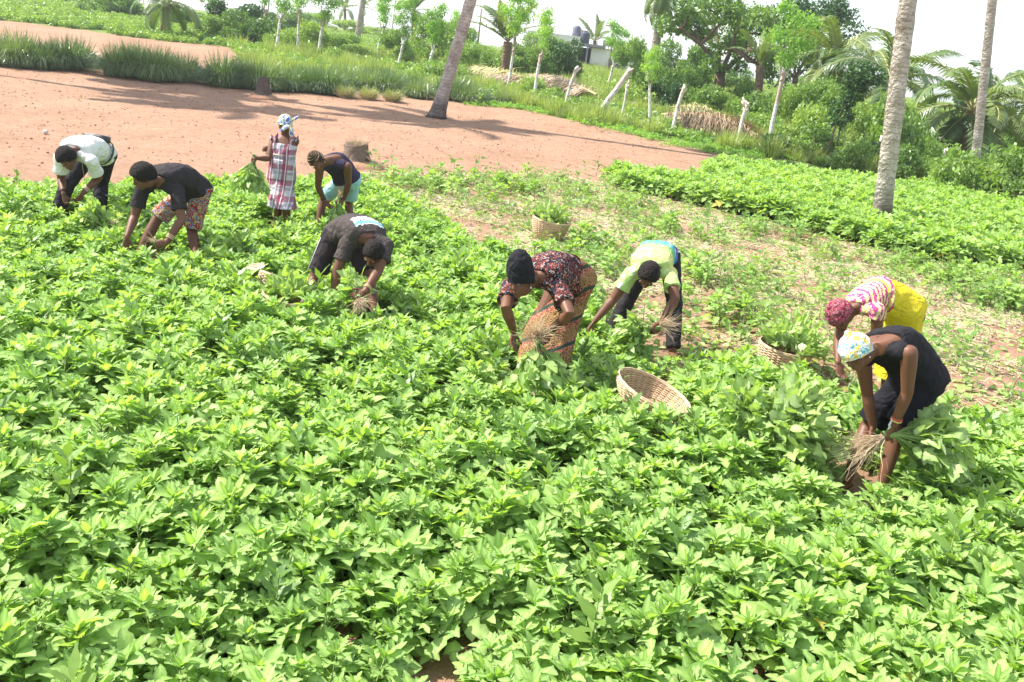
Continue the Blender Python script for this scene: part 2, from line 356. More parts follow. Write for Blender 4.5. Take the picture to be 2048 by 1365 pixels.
# ---- leaves ----
def leaf_mesh(name,kind,seed,mat,detail=True):
    r=random.Random(seed)
    if kind=='lobed': R=[(.0,.0),(.14,-.03),(.24,.10),(.32,.26),(.50,.50),(.27,.42),(.17,.46),(.20,.66),(.10,.86)]
    elif kind=='wide': R=[(.0,.0),(.20,-.05),(.36,.10),(.52,.38),(.38,.40),(.26,.45),(.31,.62),(.18,.78),(.07,.92)]
    elif kind=='lance': R=[(0,0),(.08,.06),(.15,.22),(.19,.40),(.17,.52),(.15,.62),(.115,.74),(.07,.86),(.03,.95)]
    else: R=[(0,0),(.15,-.02),(.28,.12),(.34,.30),(.33,.46),(.28,.60),(.20,.74),(.12,.86),(.05,.95)]
    k=len(R); mid=[(0,y) for y in (0,.08,.2,.33,.46,.54,.62,.74,.88)]
    V=[];T=[];
    fold=r.uniform(.22,.55); droop=r.uniform(.10,.42); tw=r.uniform(-.15,.15)
    def z(x,y): return fold*abs(x)-droop*y*y*.6-.25*abs(x)**2+tw*x*y+.03*math.sin(9*y+seed)*abs(x)*2
    for (x,y) in mid: V.append((0,y,z(0,y))); T.append(1.0)
    V.append((0,1.0,z(0,1.0))); T.append(.5)
    tip=k
    for sg in (1,-1):
        for (x,y) in R[1:]:
            j=r.uniform(-.025,.025); V.append((sg*(x+j),y+j,z(x,y)-.03*r.random())); T.append(0.0)
    F=[]
    o=k+1
    for i in range(k-1):
        # strip between the midrib and the edge on each side
        a,b=i,i+1
        ra=o+i-1 if i>0 else None; rb=o+i
        F.append((a,rb,b) if ra is None else (a,ra,rb,b))
        la=o+(k-1)+i-1 if i>0 else None; lb=o+(k-1)+i
        F.append((a,b,lb) if la is None else (a,b,lb,la))
    F.append((k-1,o+k-2,tip)); F.append((k-1,tip,o+2*(k-1)-1))
    me=bpy.data.meshes.new(name); me.from_pydata(V,[],F); me.materials.append(mat)
    me.polygons.foreach_set('use_smooth',[True]*len(F))
    at=me.attributes.new('vein','FLOAT','POINT'); at.data.foreach_set('value',T)
    at=me.attributes.new('tone','FLOAT','POINT'); at.data.foreach_set('value',[r.uniform(.2,.6)]*len(V))
    return me
LEAVES=[leaf_mesh('lobed_leaf','lobed',i,M['leaf']) for i in range(3)]+[leaf_mesh('wide_leaf','wide',10+i,M['leaf']) for i in range(3)]+[leaf_mesh('plain_leaf','ovate',20+i,M['leaf']) for i in range(2)]+[leaf_mesh('narrow_leaf','lance',30+i,M['leaf']) for i in range(3)]
YEL=leaf_mesh('yellowed_leaf','lobed',77,M['leaf']); YEL.attributes['tone'].data.foreach_set('value',[1.6]*len(YEL.vertices))
CUT=[leaf_mesh('cut_leaf','lobed',40,M['leafcut']),leaf_mesh('cut_leaf','ovate',41,M['leafcut']),leaf_mesh('cut_leaf','ovate',42,M['leafcut']),leaf_mesh('cut_leaf','lance',43,M['leafcut']),leaf_mesh('cut_leaf','wide',44,M['leafcut'])]
def lmat(pos,az,pitch,roll,s):
    return Matrix.Translation(pos)@Matrix.Rotation(az,4,'Z')@Matrix.Rotation(pitch,4,'X')@Matrix.Rotation(roll,4,'Y')@Matrix.Scale(s,4)
def plant_design(seed):
    r=random.Random(seed); h=r.uniform(.19,.30); n=r.randint(18,22); L=[]; stems=Geo()
    lean=(r.uniform(-.05,.05),r.uniform(-.05,.05))
    at=lambda t:Vector((lean[0]*t,lean[1]*t,h*t))
    stems.tube([at(0),at(.5),at(1)],[.006,.005,.003],4)
    for i in range(n):
        t=(i+.8)/n; az=i*2.4+r.uniform(-.6,.6); pl=(.10*(1-t)+.022)*r.uniform(.8,1.2); el=math.radians(15+45*t+r.uniform(-10,10))
        p=at(.25+.75*t); d=Vector((-math.sin(az)*math.cos(el),math.cos(az)*math.cos(el),math.sin(el))); q=p+d*pl
        stems.tube([p,q],[.0028,.002],3,caps=False)
        s=(.118-.044*t)*r.uniform(.85,1.2); pitch=math.radians(-14+62*t+r.uniform(-26,24))
        m=r.choice([0,1,2,0,1,3,4,5,6]) if t<.75 else r.choice([0,1,2,6,7,8])
        L.append((m,lmat(q,az,pitch,r.uniform(-.65,.65),s*r.uniform(.8,1.2))))
    for i in range(5):
        az=i*1.3+r.random(); L.append((8+i%3,lmat(at(1),az,math.radians(r.uniform(35,75)),r.uniform(-.4,.4),r.uniform(.055,.10))))
    return L,stems.mesh('stem',[M['stem']])
DESIGNS=[plant_design(100+i) for i in range(8)]
def join_leaves(name,parts,extra=None,mat=None,tones=None):
    """one mesh from (mesh,matrix) pairs"""
    VV=[];FF=[];TT=[];VE=[];o=0;mi=[]
    for k,(me,mx) in enumerate(parts):
        n=len(me.vertices); co=np.empty(n*3,np.float32); me.vertices.foreach_get('co',co); co=co.reshape(-1,3)
        A=np.array(mx); VV.append(co@A[:3,:3].T+A[:3,3])
        FF+= [tuple(i+o for i in p.vertices) for p in me.polygons]; o+=n
        a=np.zeros(n,np.float32)
        if 'vein' in me.attributes: me.attributes['vein'].data.foreach_get('value',a)
        VE.append(a); TT.append(np.full(n,tones[k] if tones is not None else .4,np.float32)); mi+=[0]*len(me.polygons)
    if extra is not None:
        n=len(extra.vertices); co=np.empty(n*3,np.float32); extra.vertices.foreach_get('co',co); VV.append(co.reshape(-1,3))
        FF+=[tuple(i+o for i in p.vertices) for p in extra.polygons]; VE.append(np.zeros(n)); TT.append(np.zeros(n)); mi+=[1]*len(extra.polygons)
    me=bpy.data.meshes.new(name); me.from_pydata(np.concatenate(VV).tolist(),[],FF)
    me.materials.append(mat or M['leaf'])
    if extra is not None: me.materials.append(M['stem'])
    me.polygons.foreach_set('material_index',mi); me.polygons.foreach_set('use_smooth',[True]*len(FF))
    for nm,v in (('vein',VE),('tone',TT)):
        at=me.attributes.new(nm,'FLOAT','POINT'); at.data.foreach_set('value',np.concatenate(v).astype(np.float32))
    return me
PLANTS=[]
for k,(L,st) in enumerate(DESIGNS):
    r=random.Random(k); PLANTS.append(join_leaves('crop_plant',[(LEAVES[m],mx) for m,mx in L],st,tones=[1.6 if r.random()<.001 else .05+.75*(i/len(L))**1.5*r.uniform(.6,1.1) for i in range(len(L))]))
# ---- scattering: one object whose points carry instances ----
def scatter(name,pts,meshes,rot,scl,label,cat,seed=0,tilt=0.12,kind='stuff'):
    r=np.random.default_rng(seed); n=len(pts)
    me=bpy.data.meshes.new(name); me.vertices.add(n); me.vertices.foreach_set('co',np.asarray(pts,np.float32).ravel())
    R=np.stack([r.normal(0,tilt,n),r.normal(0,tilt,n),rot],1)
    a=me.attributes.new('rotv','FLOAT_VECTOR','POINT'); a.data.foreach_set('vector',R.astype(np.float32).ravel())
    a=me.attributes.new('sclv','FLOAT','POINT'); a.data.foreach_set('value',np.asarray(scl,np.float32))
    a=me.attributes.new('pick','INT','POINT'); a.data.foreach_set('value',r.integers(0,len(meshes),n).astype(np.int32))
    o=bpy.data.objects.new(name,me); link(o); tag(o,label,cat,kind=kind)
    src=bpy.data.collections.new(name+'_source')
    for i,m in enumerate(meshes): src.objects.link(bpy.data.objects.new('%s_piece'%name,m))
    g=bpy.data.node_groups.new(name,'GeometryNodeTree'); g.interface.new_socket('Geometry',in_out='INPUT',socket_type='NodeSocketGeometry'); g.interface.new_socket('Geometry',in_out='OUTPUT',socket_type='NodeSocketGeometry')
    nn=g.nodes; gi=nn.new('NodeGroupInput'); go=nn.new('NodeGroupOutput'); ip=nn.new('GeometryNodeInstanceOnPoints'); ci=nn.new('GeometryNodeCollectionInfo')
    ci.inputs['Collection'].default_value=src; ci.inputs['Separate Children'].default_value=True; ci.inputs['Reset Children'].default_value=True
    def na(nm,t): q=nn.new('GeometryNodeInputNamedAttribute'); q.data_type=t; q.inputs['Name'].default_value=nm; return [s for s in q.outputs if s.enabled][0]
    e2r=nn.new('FunctionNodeEulerToRotation'); g.links.new(na('rotv','FLOAT_VECTOR'),e2r.inputs[0]); g.links.new(e2r.outputs[0],ip.inputs['Rotation'])
    g.links.new(na('sclv','FLOAT'),ip.inputs['Scale']); g.links.new(na('pick','INT'),ip.inputs['Instance Index'])
    m2p=nn.new('GeometryNodeMeshToPoints'); g.links.new(gi.outputs[0],m2p.inputs[0])
    ip.inputs['Pick Instance'].default_value=True; g.links.new(m2p.outputs[0],ip.inputs['Points']); g.links.new(ci.outputs[0],ip.inputs['Instance']); g.links.new(ip.outputs[0],go.inputs[0])
    md=o.modifiers.new('scatter','NODES'); md.node_group=g; return o
# ================= TREES, PALMS, BUSHES =================
def quads(C,U,Vv,shape='leaf',tone=None):
    """diamond leaves: centre, length vector, width vector"""
    n=len(C); a=C-U*.5; b=C+Vv*.5-U*.05; c=C+U*.5; d=C-Vv*.5-U*.05
    V=np.stack([a,b,c,d],1).reshape(-1,3); F=np.arange(n*4).reshape(n,4)
    return V,F
def rdir(r,n):
    v=r.normal(0,1,(n,3)); return v/np.linalg.norm(v,axis=1)[:,None]
def cloud(name,seed,blobs,n,leaf,mat,shell=.55,aspect=.5,updn=.3,tonevar=.5):
    """leaves spread through several lumps; denser near their skin, with tone differing at random and from lump to lump"""
    r=np.random.default_rng(seed); w=np.array([b[3]*b[4]*b[5] for b in blobs])**.8; k=r.choice(len(blobs),n,p=w/w.sum()); B=np.array(blobs)[k]
    d=rdir(r,n); rad=r.uniform(shell,1.0,n)**.7; nz=1+.22*np.sin(d[:,0]*7+k)+.16*np.sin(d[:,1]*9+2*k)*np.cos(d[:,2]*8)
    C=B[:,:3]+d*B[:,3:6]*(rad*nz)[:,None]
    L=leaf*r.uniform(.6,1.4,n); U=(rdir(r,n)*.9+d*.6+np.array([0,0,-updn])); U/=np.linalg.norm(U,axis=1)[:,None]
    X=rdir(r,n); Wv=np.cross(U,X); Wv/=np.linalg.norm(Wv,axis=1)[:,None]
    V,F=quads(C,U*L[:,None],Wv*(L*aspect)[:,None])
    t=np.clip(.35+r.normal(0,.16,n)+tonevar*.35*np.sin(k*2.1),0,1)
    return np_mesh(name,V,F,False,[mat],attr={'tone':np.repeat(t,4)})
def blobs(r,n,R,H,sz,flat=.75):
    out=[]
    for i in range(n):
        a=r.uniform(0,2*PI); q=math.sqrt(r.random())*R; z=r.uniform(.2,1)*H; s=sz*r.uniform(.6,1.25)
        out.append((q*math.cos(a),q*math.sin(a),z,s,s,s*flat))
    return out
rb=random.Random(5)
BUSH={k:[cloud('bush_foliage',s+i,blobs(rb,7,.75,.95,.45),2600,lf,M[m],aspect=asp) for i in range(3)] for k,s,lf,m,asp in (('bush',10,.13,'bush',.55),('bushlight',20,.12,'bushlight',.5),('bushdark',30,.14,'bushdark',.6))}
BIG={k:[cloud('bush_foliage',s+i+5,blobs(rb,16,.85,1.0,.30),8500,lf,M[m],aspect=asp) for i in range(2)] for k,s,lf,m,asp in (('bush',10,.072,'bush',.55),('bushlight',20,.065,'bushlight',.5),('bushdark',30,.075,'bushdark',.6))}
def bush(px,py,w,h,kind,label,Y=None,k=0,name='bush',cat='bush'):
    p=gp(px,py) if Y is None else aty(px,py,Y)
    z=float(terrain(p[0],p[1])); sc=FPX/((p-CO)@CF); w=max(w,h*.95); ww=w/sc*1.12; hh=h/sc*1.12
    o=mobj(name,BUSH[kind][k%3] if ww/2.1<1.25 else BIG[kind][k%2]); o.location=(p[0],p[1],z-.05); o.rotation_euler=(0,0,k*1.9+px*.01)
    o.scale=(ww/2.1,ww/2.1,hh/1.12); tag(o,label,cat,'bushes around the field'); return o
# ---- palms ----
def frond_mesh(name,seed,L=3.6,n=46,lf=.75,arch=.9,mat=None,stiff=.0,dens=1.0,hang=.55):
    r=np.random.default_rng(seed); V=[];F=[]; 
    pts=[];t=np.linspace(0,1,15); ang=math.radians(62-20*(1-stiff)); p=np.zeros(3); P=[p.copy()]
    for i in range(14):
        a=ang-arch*1.9*(t[i]**1.35); p=p+np.array([0,math.cos(a),math.sin(a)])*L/14; P.append(p.copy())
    P=np.array(P)
    g=Geo(); g.mi=1; g.tube(list(P),[.035*(1-.8*q)+.006 for q in t],5); g.mi=0
    for i in range(n):
        u=.12+.87*i/(n-1); j=min(13,int(u*14)); f=u*14-j; c=P[j]*(1-f)+P[j+1]*f; T=unit(P[j+1]-P[j]); Nn=unit(np.cross(V3(1,0,0),T))
        ln=lf*(math.sin(PI*min(1,(u*.95+.12)))**.55)*r.uniform(.85,1.1)
        for sg in (1,-1):
            if r.random()>dens: continue
            d=unit(V3(sg,0,0)*(.75)+T*.65+Nn*r.uniform(.0,.35)); w=T*.021
            q1=c+d*ln*.5+V3(0,0,-hang*.10*ln); q2=c+d*ln*.95+V3(0,0,-hang*.75*ln)
            wv=unit(np.cross(d,Nn))*.036
            o=len(g.v); g.v+= [tuple(c-wv*.6),tuple(c+wv*.6),tuple(q1+wv),tuple(q1-wv),tuple(q2)]; g.a+=[0]*5
            g.f+=[(o,o+1,o+2,o+3),(o+3,o+2,o+4)]; g.m+=[0,0]
    me=g.mesh(name,[mat or M['palmleaf'],M['twigpalm']],smooth=False); at=me.attributes.new('tone','FLOAT','POINT'); at.data.foreach_set('value',[float(r.uniform(.2,.6))]*len(g.v)); return me
M['twigpalm']=plain('palm_rib',(.32,.30,.12),.6,.3,.2,5)
FR=[frond_mesh('frond',i,3.6,56,.80,a) for i,a in enumerate((.75,.95,1.15))]
FROIL=[frond_mesh('frond',10+i,3.4,50,.62,a,stiff=1.0,hang=.3) for i,a in enumerate((.35,.55,.8))]
FRDRY=[frond_mesh('frond',20+i,3.4,60,.9,.15,mat=M['dryfrond'],hang=.5) for i in range(2)]; FRYEL=[frond_mesh('frond',30,3.4,60,.8,.12,mat=M['greenfrond'],hang=.5)]
def barkmat(name,a,b,c,ring=9.0):
    n=N(name); p=n.obj(); z=n.n('ShaderNodeSeparateXYZ',{0:p}).outputs[2]
    zz=n.math('ADD',n.math('MULTIPLY',z,ring),n.math('MULTIPLY',n.noise(p,2.2,3),2.2)); f=n.math('FRACT',zz)
    col=n.ramp(n.noise(p,4.0,5,.65),[(.28,a),(.5,b),(.72,c)])
    crack=n.step(f,.12,.0); col=n.mix(n.math('MULTIPLY',crack,.8),col,tuple(v*.35 for v in a))
    pit=n.step(n.vor(p,6.5),.16,.08); col=n.mix(n.math('MULTIPLY',pit,.6),col,(.05,.035,.03))
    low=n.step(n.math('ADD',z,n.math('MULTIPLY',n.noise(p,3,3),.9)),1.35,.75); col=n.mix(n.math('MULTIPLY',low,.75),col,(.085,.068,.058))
    return n.done(n.bsdf(col,.9,.15,n.bump(n.math('ADD',n.math('MULTIPLY',f,.7),n.noise(p,14,4)),1.0,.06)))
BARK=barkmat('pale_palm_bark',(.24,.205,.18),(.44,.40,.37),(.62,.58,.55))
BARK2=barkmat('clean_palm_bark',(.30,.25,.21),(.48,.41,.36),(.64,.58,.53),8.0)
BARKD=plain('dark_bark',(.16,.11,.08),.95,.1,.4,6,.8,.05,10)
def palm_trunk(name,base,top,r0,r1,mat,flare=1.5,curve=(0,0,0),H=None):
    base=np.asarray(base,float); top=np.asarray(top,float); g=Geo(); n=90; k=18; rings=[]; L=np.linalg.norm(top-base); rn=random.Random(3)
    for i in range(n+1):
        t=i/n; c=base+(top-base)*t+V3(*curve)*4*t*(1-t); z=t*L
        r=(r0+(r1-r0)*t)*(1+(flare-1)*math.exp(-z/.35)); r*=1+.030*math.sin(i*2.1)+.02*math.sin(i*5.3)
        rings.append([c+V3(math.cos(q),math.sin(q),0)*r*(1+.05*noise.noise(Vector((math.cos(q)*2,math.sin(q)*2,z*1.6)))+.18*math.exp(-z/.3)*math.sin(q*6+z*4)) for q in [2*PI*j/k for j in range(k)]])
    g.loft(rings); return g.mesh('trunk',[mat],origin=base)
def palm(base,top,r0,r1,label,mat=None,fr=None,nf=18,fs=1.0,crown=True,flare=1.5,curve=(0,0,0),low=-25,hi=75,seed=0,group=None):
    base=np.asarray(base,float); root=empty('palm_tree',base,0,label,'palm tree',group)
    mobj('trunk',palm_trunk('trunk',base,top,r0,r1,mat or BARK,flare,curve),root)
    if crown:
        rn=random.Random(seed); tp=Vector([float(v) for v in (np.asarray(top)-base)])
        for i in range(nf):
            u=i/(nf-1); el=math.radians(hi+(low-hi)*u+rn.uniform(-8,8)); az=i*2.39996+rn.uniform(-.2,.2)
            o=mobj('frond',rn.choice(fr or FR),root); s=fs*rn.uniform(.85,1.1); o.matrix_basis=Matrix.Translation(tp)@Matrix.Rotation(az,4,'Z')@Matrix.Rotation(el-math.radians(50),4,'X')@Matrix.Rotation(rn.uniform(-.5,.5),4,'Y')@Matrix.Scale(s,4)
    return root
def up_at(base,px,py):
    """point above (nearly) the base at the same distance that appears at a photo point"""
    return aty(px,py,base[1])
GP='tall bare palm trunks'
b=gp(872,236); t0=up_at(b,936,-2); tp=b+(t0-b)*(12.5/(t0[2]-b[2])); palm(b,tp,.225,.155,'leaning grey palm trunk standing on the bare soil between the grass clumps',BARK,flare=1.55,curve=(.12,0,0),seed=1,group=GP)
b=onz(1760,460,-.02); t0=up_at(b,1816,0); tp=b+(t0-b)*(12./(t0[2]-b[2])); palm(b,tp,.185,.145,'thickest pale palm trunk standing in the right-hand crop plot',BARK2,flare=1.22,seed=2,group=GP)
b=gp(1968,288); b=onz(1968,300,.2) if b[1]>60 else b; b=aty(1964,296,34.); b[2]=terrain(b[0],b[1]); t0=up_at(b,1985,0); tp=b+(t0-b)*(13./(t0[2]-b[2])); palm(b,tp,.165,.145,'slim pale palm trunk behind the bushes at the right edge',BARK2,flare=1.1,seed=3,group=GP)
b=gp(1296,225); b=aty(1292,215,52.); b[2]=terrain(b[0],b[1]); palm(b,up_at(b,1329,-22),.30,.17,'slender palm with yellow drooping fronds rising behind the post line',BARK2,flare=1.1,nf=16,fs=.62,low=-55,seed=4)
b=aty(714,72,78.); b[2]=terrain(b[0],b[1]); t0=up_at(b,727,-3); palm(b,b+(t0-b)*2.4,.26,.2,'distant leaning palm trunk in the far scrub right of the post row',BARK2,flare=1.1,seed=5)
b=gp(325,74); palm(b,up_at(b,336,8),.22,.20,'young coconut palm with low spreading fronds in the far green field',plain('young_palm_bark',(.26,.17,.11),.9,.1,.3,5),nf=15,fs=.78,low=-20,hi=80,seed=6,flare=1.3)
b=aty(1012,112,52.); b[2]=terrain(b[0],b[1]); palm(b,up_at(b,1016,84),.2,.24,'stout young palm with upright dark fronds left of the white building',plain('ragged_palm_bark',(.20,.13,.09),.95,.1,.4,5,.9,.08,8),FROIL,15,.88,low=15,hi=85,seed=7,flare=1.0)
b=aty(828,80,95.); b[2]=terrain(b[0],b[1]); palm(b,up_at(b,828,22),.25,.2,'far oil palm with drooping crown on the skyline left of the leaning trunk',BARKD,FROIL,16,1.0,low=-20,seed=8,flare=1.0)
for i,(x,y,yt) in enumerate(((690,60,18),(725,60,14))):
    b=aty(x,y,150.); b[2]=terrain(b[0],b[1]); palm(b,up_at(b,x,yt),.25,.2,['tiny far palm on the skyline, left of the distant trunk','tiny far palm on the skyline, at the distant trunk'][i],BARKD,FROIL,9,1.1,low=-20,seed=9+i,flare=1.0)
b=aty(1662,170,48.); b[2]=terrain(b[0],b[1]); palm(b,up_at(b,1672,112),.2,.18,'coconut palm with dry orange flower stalks between the big tree and the thick trunk',BARK2,nf=20,fs=.95,low=-30,hi=80,seed=12,flare=1.1)
b=aty(1527,170,44.); b[2]=terrain(b[0],b[1]); palm(b,up_at(b,1521,132),.17,.2,'dark spiky upright palm right of the big tree',BARKD,FROIL,12,.62,low=35,hi=85,seed=13,flare=1.0)
b=aty(1775,200,44.); b[2]=terrain(b[0],b[1]); palm(b,up_at(b,1782,165),.2,.2,'palm with feathery fronds arching out on both sides of the thick trunk',BARKD,FR,15,1.12,low=-5,hi=75,seed=14,flare=1.0)
b=aty(1940,290,37.); b[2]=terrain(b[0],b[1]); palm(b,up_at(b,1946,222),.26,.24,'low coconut palm with long drooping fronds behind the slim trunk',plain('brown_palm_bark',(.28,.16,.10),.95,.1,.3,5),nf=22,fs=1.1,low=-30,hi=85,seed=15,flare=1.1)
b=aty(2062,290,42.); b[2]=terrain(b[0],b[1]); palm(b,up_at(b,2066,205),.25,.22,'palm cut off by the right edge of the picture',BARKD,nf=18,fs=1.0,low=-35,hi=70,seed=16,flare=1.1)
b=aty(1193,90,105.); b[2]=terrain(b[0],b[1]); palm(b,up_at(b,1190,82),.25,.2,'small palm behind the roof of the white building',BARKD,FROIL,10,.9,low=0,seed=17,flare=1.0)
for i,(x,y,h,lx) in enumerate(((-26,34,13,3.5),(-22.5,33.5,17,5.0),(-24,30,15,2.0))):
    palm((x,y,0),(x+lx,y,h),.26,.17,['palm outside the picture, %s of the palms that shade the bare soil'%w for w in ('first','second','third')][i],BARK,nf=22,fs=1.1,low=-35,seed=40+i,group='palms beyond the left edge')
# ---- big tree ----
def limbs(g,p,d,L,r,depth,rn,out,spread=.75,up=.25):
    q=p+d*L; mid=(p+q)/2+rn.normal(0,.06*L,3); g.tube([p,mid,q],[r,r*.85,r*.68],7,caps=depth==0)
    if depth==0: out.append(q); return
    for i in range(3 if depth>1 else 2):
        nd=unit(d+rn.normal(0,spread,3)+V3(0,0,up)); limbs(g,q,nd,L*rn.uniform(.6,.85),r*.62,depth-1,rn,out,spread,up)
def big_tree(base,h,label,seed,leaf,mat,nl,bs,name='tree',trunk_r=.35,cat='tree'):
    rn=np.random.default_rng(seed); root=empty(name,base,0,label,cat); g=Geo(); out=[]
    g.tube([V3(0,0,-.1),V3(.1,0,h*.12),V3(0.0,.05,h*.24)],[trunk_r*1.2,trunk_r,trunk_r*.85],10)
    for i in range(4): limbs(g,V3(0,.05,h*.22),unit(V3(math.cos(i*1.6),math.sin(i*1.6),1.1)),h*.22,trunk_r*.5,2,rn,out)
    mobj('trunk',g.mesh('trunk',[BARKD]),root)
    bl=[(q[0],q[1],q[2]+bs*.2,bs*rn.uniform(.6,1.1),bs*rn.uniform(.6,1.1),bs*rn.uniform(.45,.8)) for q in out]
    bl+=[(math.cos(a)*bs*.9,math.sin(a)*bs*.9,h*z,bs*.7,bs*.7,bs*.55) for a,z in ((0,.30),(2,.36),(4,.28),(1,.45),(3,.5),(5,.42),(2.5,.2))]
    mobj('crown',cloud('crown',seed,bl,nl,leaf,mat,shell=.35),root); return root
b=aty(1432,195,50.); b[2]=terrain(b[0],b[1]); big_tree(b,8.6,'big spreading tree with an airy crown and dark trunk on the skyline right of centre',51,.22,M['bush'],11000,.95,trunk_r=.30)
b=aty(1592,150,58.); b[2]=terrain(b[0],b[1]); big_tree(b,9.0,'dense dark round-crowned tree just right of the big spreading tree',52,.22,M['bushdark'],9000,1.2,trunk_r=.2)
b=aty(1668,292,33.); b[2]=terrain(b[0],b[1])
root=empty('young_tree',b,0,'young dark-leaved tree with two thin stems in front of the feathery bushes','tree'); g=Geo()
for dx in (-.18,.12): g.tube([V3(dx,0,0),V3(dx*.6,0,1.4),V3(dx*.2+.25,0,2.6)],[.035,.03,.015],6)
mobj('trunk',g.mesh('trunk',[M['twig']]),root); mobj('crown',cloud('crown',61,[(.0,0,1.75,.42,.4,.5),(.25,0,2.5,.4,.4,.45),(.55,0,3.15,.6,.5,.4),(.3,0,2.9,.45,.4,.4)],2600,.15,M['bushdark']),root)
# ---- whitewashed pollards with feathery crowns ----
def whitemat(name,lim,tops,base=(.60,.56,.52)):
    n=N(name); p=n.obj(); z=n.n('ShaderNodeSeparateXYZ',{0:p}).outputs[2]
    c=n.ramp(n.noise(p,7,5,.65),[(.34,(.24,.19,.15)),(.48,base),(.8,(.72,.70,.66))])
    up=n.step(n.math('ADD',z,n.math('MULTIPLY',n.noise(p,5,3),.5)),lim,lim+.15); c=n.mix(up,c,tops)
    kn=n.step(n.vor(p,8),.13,.06); c=n.mix(n.math('MULTIPLY',kn,.6),c,(.14,.09,.06))
    return n.done(n.bsdf(c,.92,.1,n.bump(n.noise(p,18,4),.8,.03)))
WHITE=whitemat('whitewashed_bark',1.9,(.42,.34,.27),(.72,.69,.65)); WHITE2=whitemat('dead_bark',1.5,(.56,.48,.40),(.66,.60,.54))
MOR=[cloud('crown',70+i,[(0,0,.25,.35,.35,.3),(.3,.1,.65,.45,.4,.3),(-.35,0,.75,.4,.4,.28),(.05,.1,1.15,.45,.45,.3),(.5,0,1.1,.3,.3,.2),(-.3,.1,1.4,.35,.3,.22)],3000,.07,M['moringa'],shell=.1,aspect=.6) for i in range(3)]
def pollard(px,py,tx,ty,crown,label,seed,r=None,mat=None,fork=True,crs=1.0,Y=None,name='pollard_tree'):
    b=gp(px,py) if Y is None else aty(px,py,Y); b[2]=float(terrain(b[0],b[1])); t=up_at(b,tx,ty)-b; rn=np.random.default_rng(seed); r=r or .08
    root=empty(name,b,0,label,'pollarded tree','pollarded trees along the field edge'); g=Geo(); L=np.linalg.norm(t)
    w=unit(np.cross(t,V3(0,1,0)))
    pts=[t*u+w*.05*L*.35*math.sin(u*5+seed)+V3(0,0,0) for u in (0,.15,.35,.6,.85,1)]; pts[0]=pts[0]-V3(0,0,.08)
    g.tube(pts,[r*1.25,r*1.05,r*.95,r*.9,r*.95,r*.8],10)
    for i in range(4):
        q=pts[-2]+rn.normal(0,.02,3)+(t*.05*i); g.lump(q,rdir(rn,3)*r*rn.uniform(.9,1.25),8,6)
    mobj('trunk',g.mesh('trunk',[mat or WHITE]),root)
    ends=[]
    for i in range(3 if fork else 1):
        g=Geo(); d=unit(unit(t)+rn.normal(0,.35,3)*(1,.6,.3)); q=pts[-2]+t*.02*i; e=q+d*rn.uniform(.25,.6)*(1.4 if crown else .8); g.tube([q,(q+e)/2+rn.normal(0,.03,3),e],[r*.6,r*.5,r*.42],7); mobj('branch',g.mesh('branch',[mat or WHITE]),root); ends.append(e)
    if crown:
        o=mobj('crown',MOR[seed%3],root); c=np.mean(ends,0) if fork else pts[-1]; o.location=Vector([float(v) for v in c])-Vector((0,0,.15)); o.rotation_euler=(0,0,seed*1.3); o.scale=(crs,crs,crs*1.15)
    return root
PL=[(408,72,420,18,1,'knotty pollard far left, beside the young coconut palm',1.3),(518,92,532,22,1,'pollard with a brown stem, left of the three tall white ones',1.3),(549,108,562,38,1,'tall forked white pollard, leftmost of three close together',1.7),(592,108,602,22,1,'tall forked white pollard, middle of three close together',1.7),(636,115,646,48,1,'white pollard with a dense green top, rightmost of three close together',1.4),
(752,118,767,56,1,'white leaning pollard with a bright feathery crown above the fallen yellow frond',1.3),(796,140,806,82,1,'white pollard with a knotted dark head and sparse crown',1.2),(849,150,866,102,1,'short bent pollard just left of the leaning palm',1.2),(908,122,912,92,1,'short pollard just right of the leaning palm',1.3),
(1012,184,1033,84,1,'white pollard in front of the long fallen fronds, left one with a knot',1.35),(1066,206,1082,112,1,'white pollard with a side stub, in front of the fallen fronds',1.0),(1128,222,1152,135,0,'bare forked white post with a broken top below the white building',1),
(1196,235,1258,140,0,'thick white post leaning strongly to the right',1),(1243,242,1254,168,0,'thin white post behind the strongly leaning one',1),(1216,160,1228,128,1,'small pollard in the tall grass below the white building',1.35),(1296,258,1302,160,1,'thin post with a leafy top in line with the slender palm',.8),
(1341,268,1370,172,0,'bare white post with a blunt top left of the brown frond heap',1),(1474,294,1494,205,0,'bare crooked forked post in front of the brown frond heap',1),(1538,302,1563,148,1,'tallest white pollard right of the brown frond heap',1.35),(1748,336,1758,290,0,'short post half hidden left of the thick palm trunk',1),(1882,362,1893,312,0,'short pale dead stump post at the right bush',1),(2040,398,2052,330,0,'white post cut by the right edge of the picture',1)]
for i,(a,b_,c,d,cr,lb,cs) in enumerate(PL):
    Y=None
    if a in(1216,): Y=60.
    pollard(a,b_,c,d,cr,lb,i+1,r=(.12 if a in(1196,) else .078 if a!=1243 and a!=1296 else .055),mat=WHITE2 if not cr else WHITE,crs=cs,Y=Y,fork=a not in(1243,1296,1341,2040))
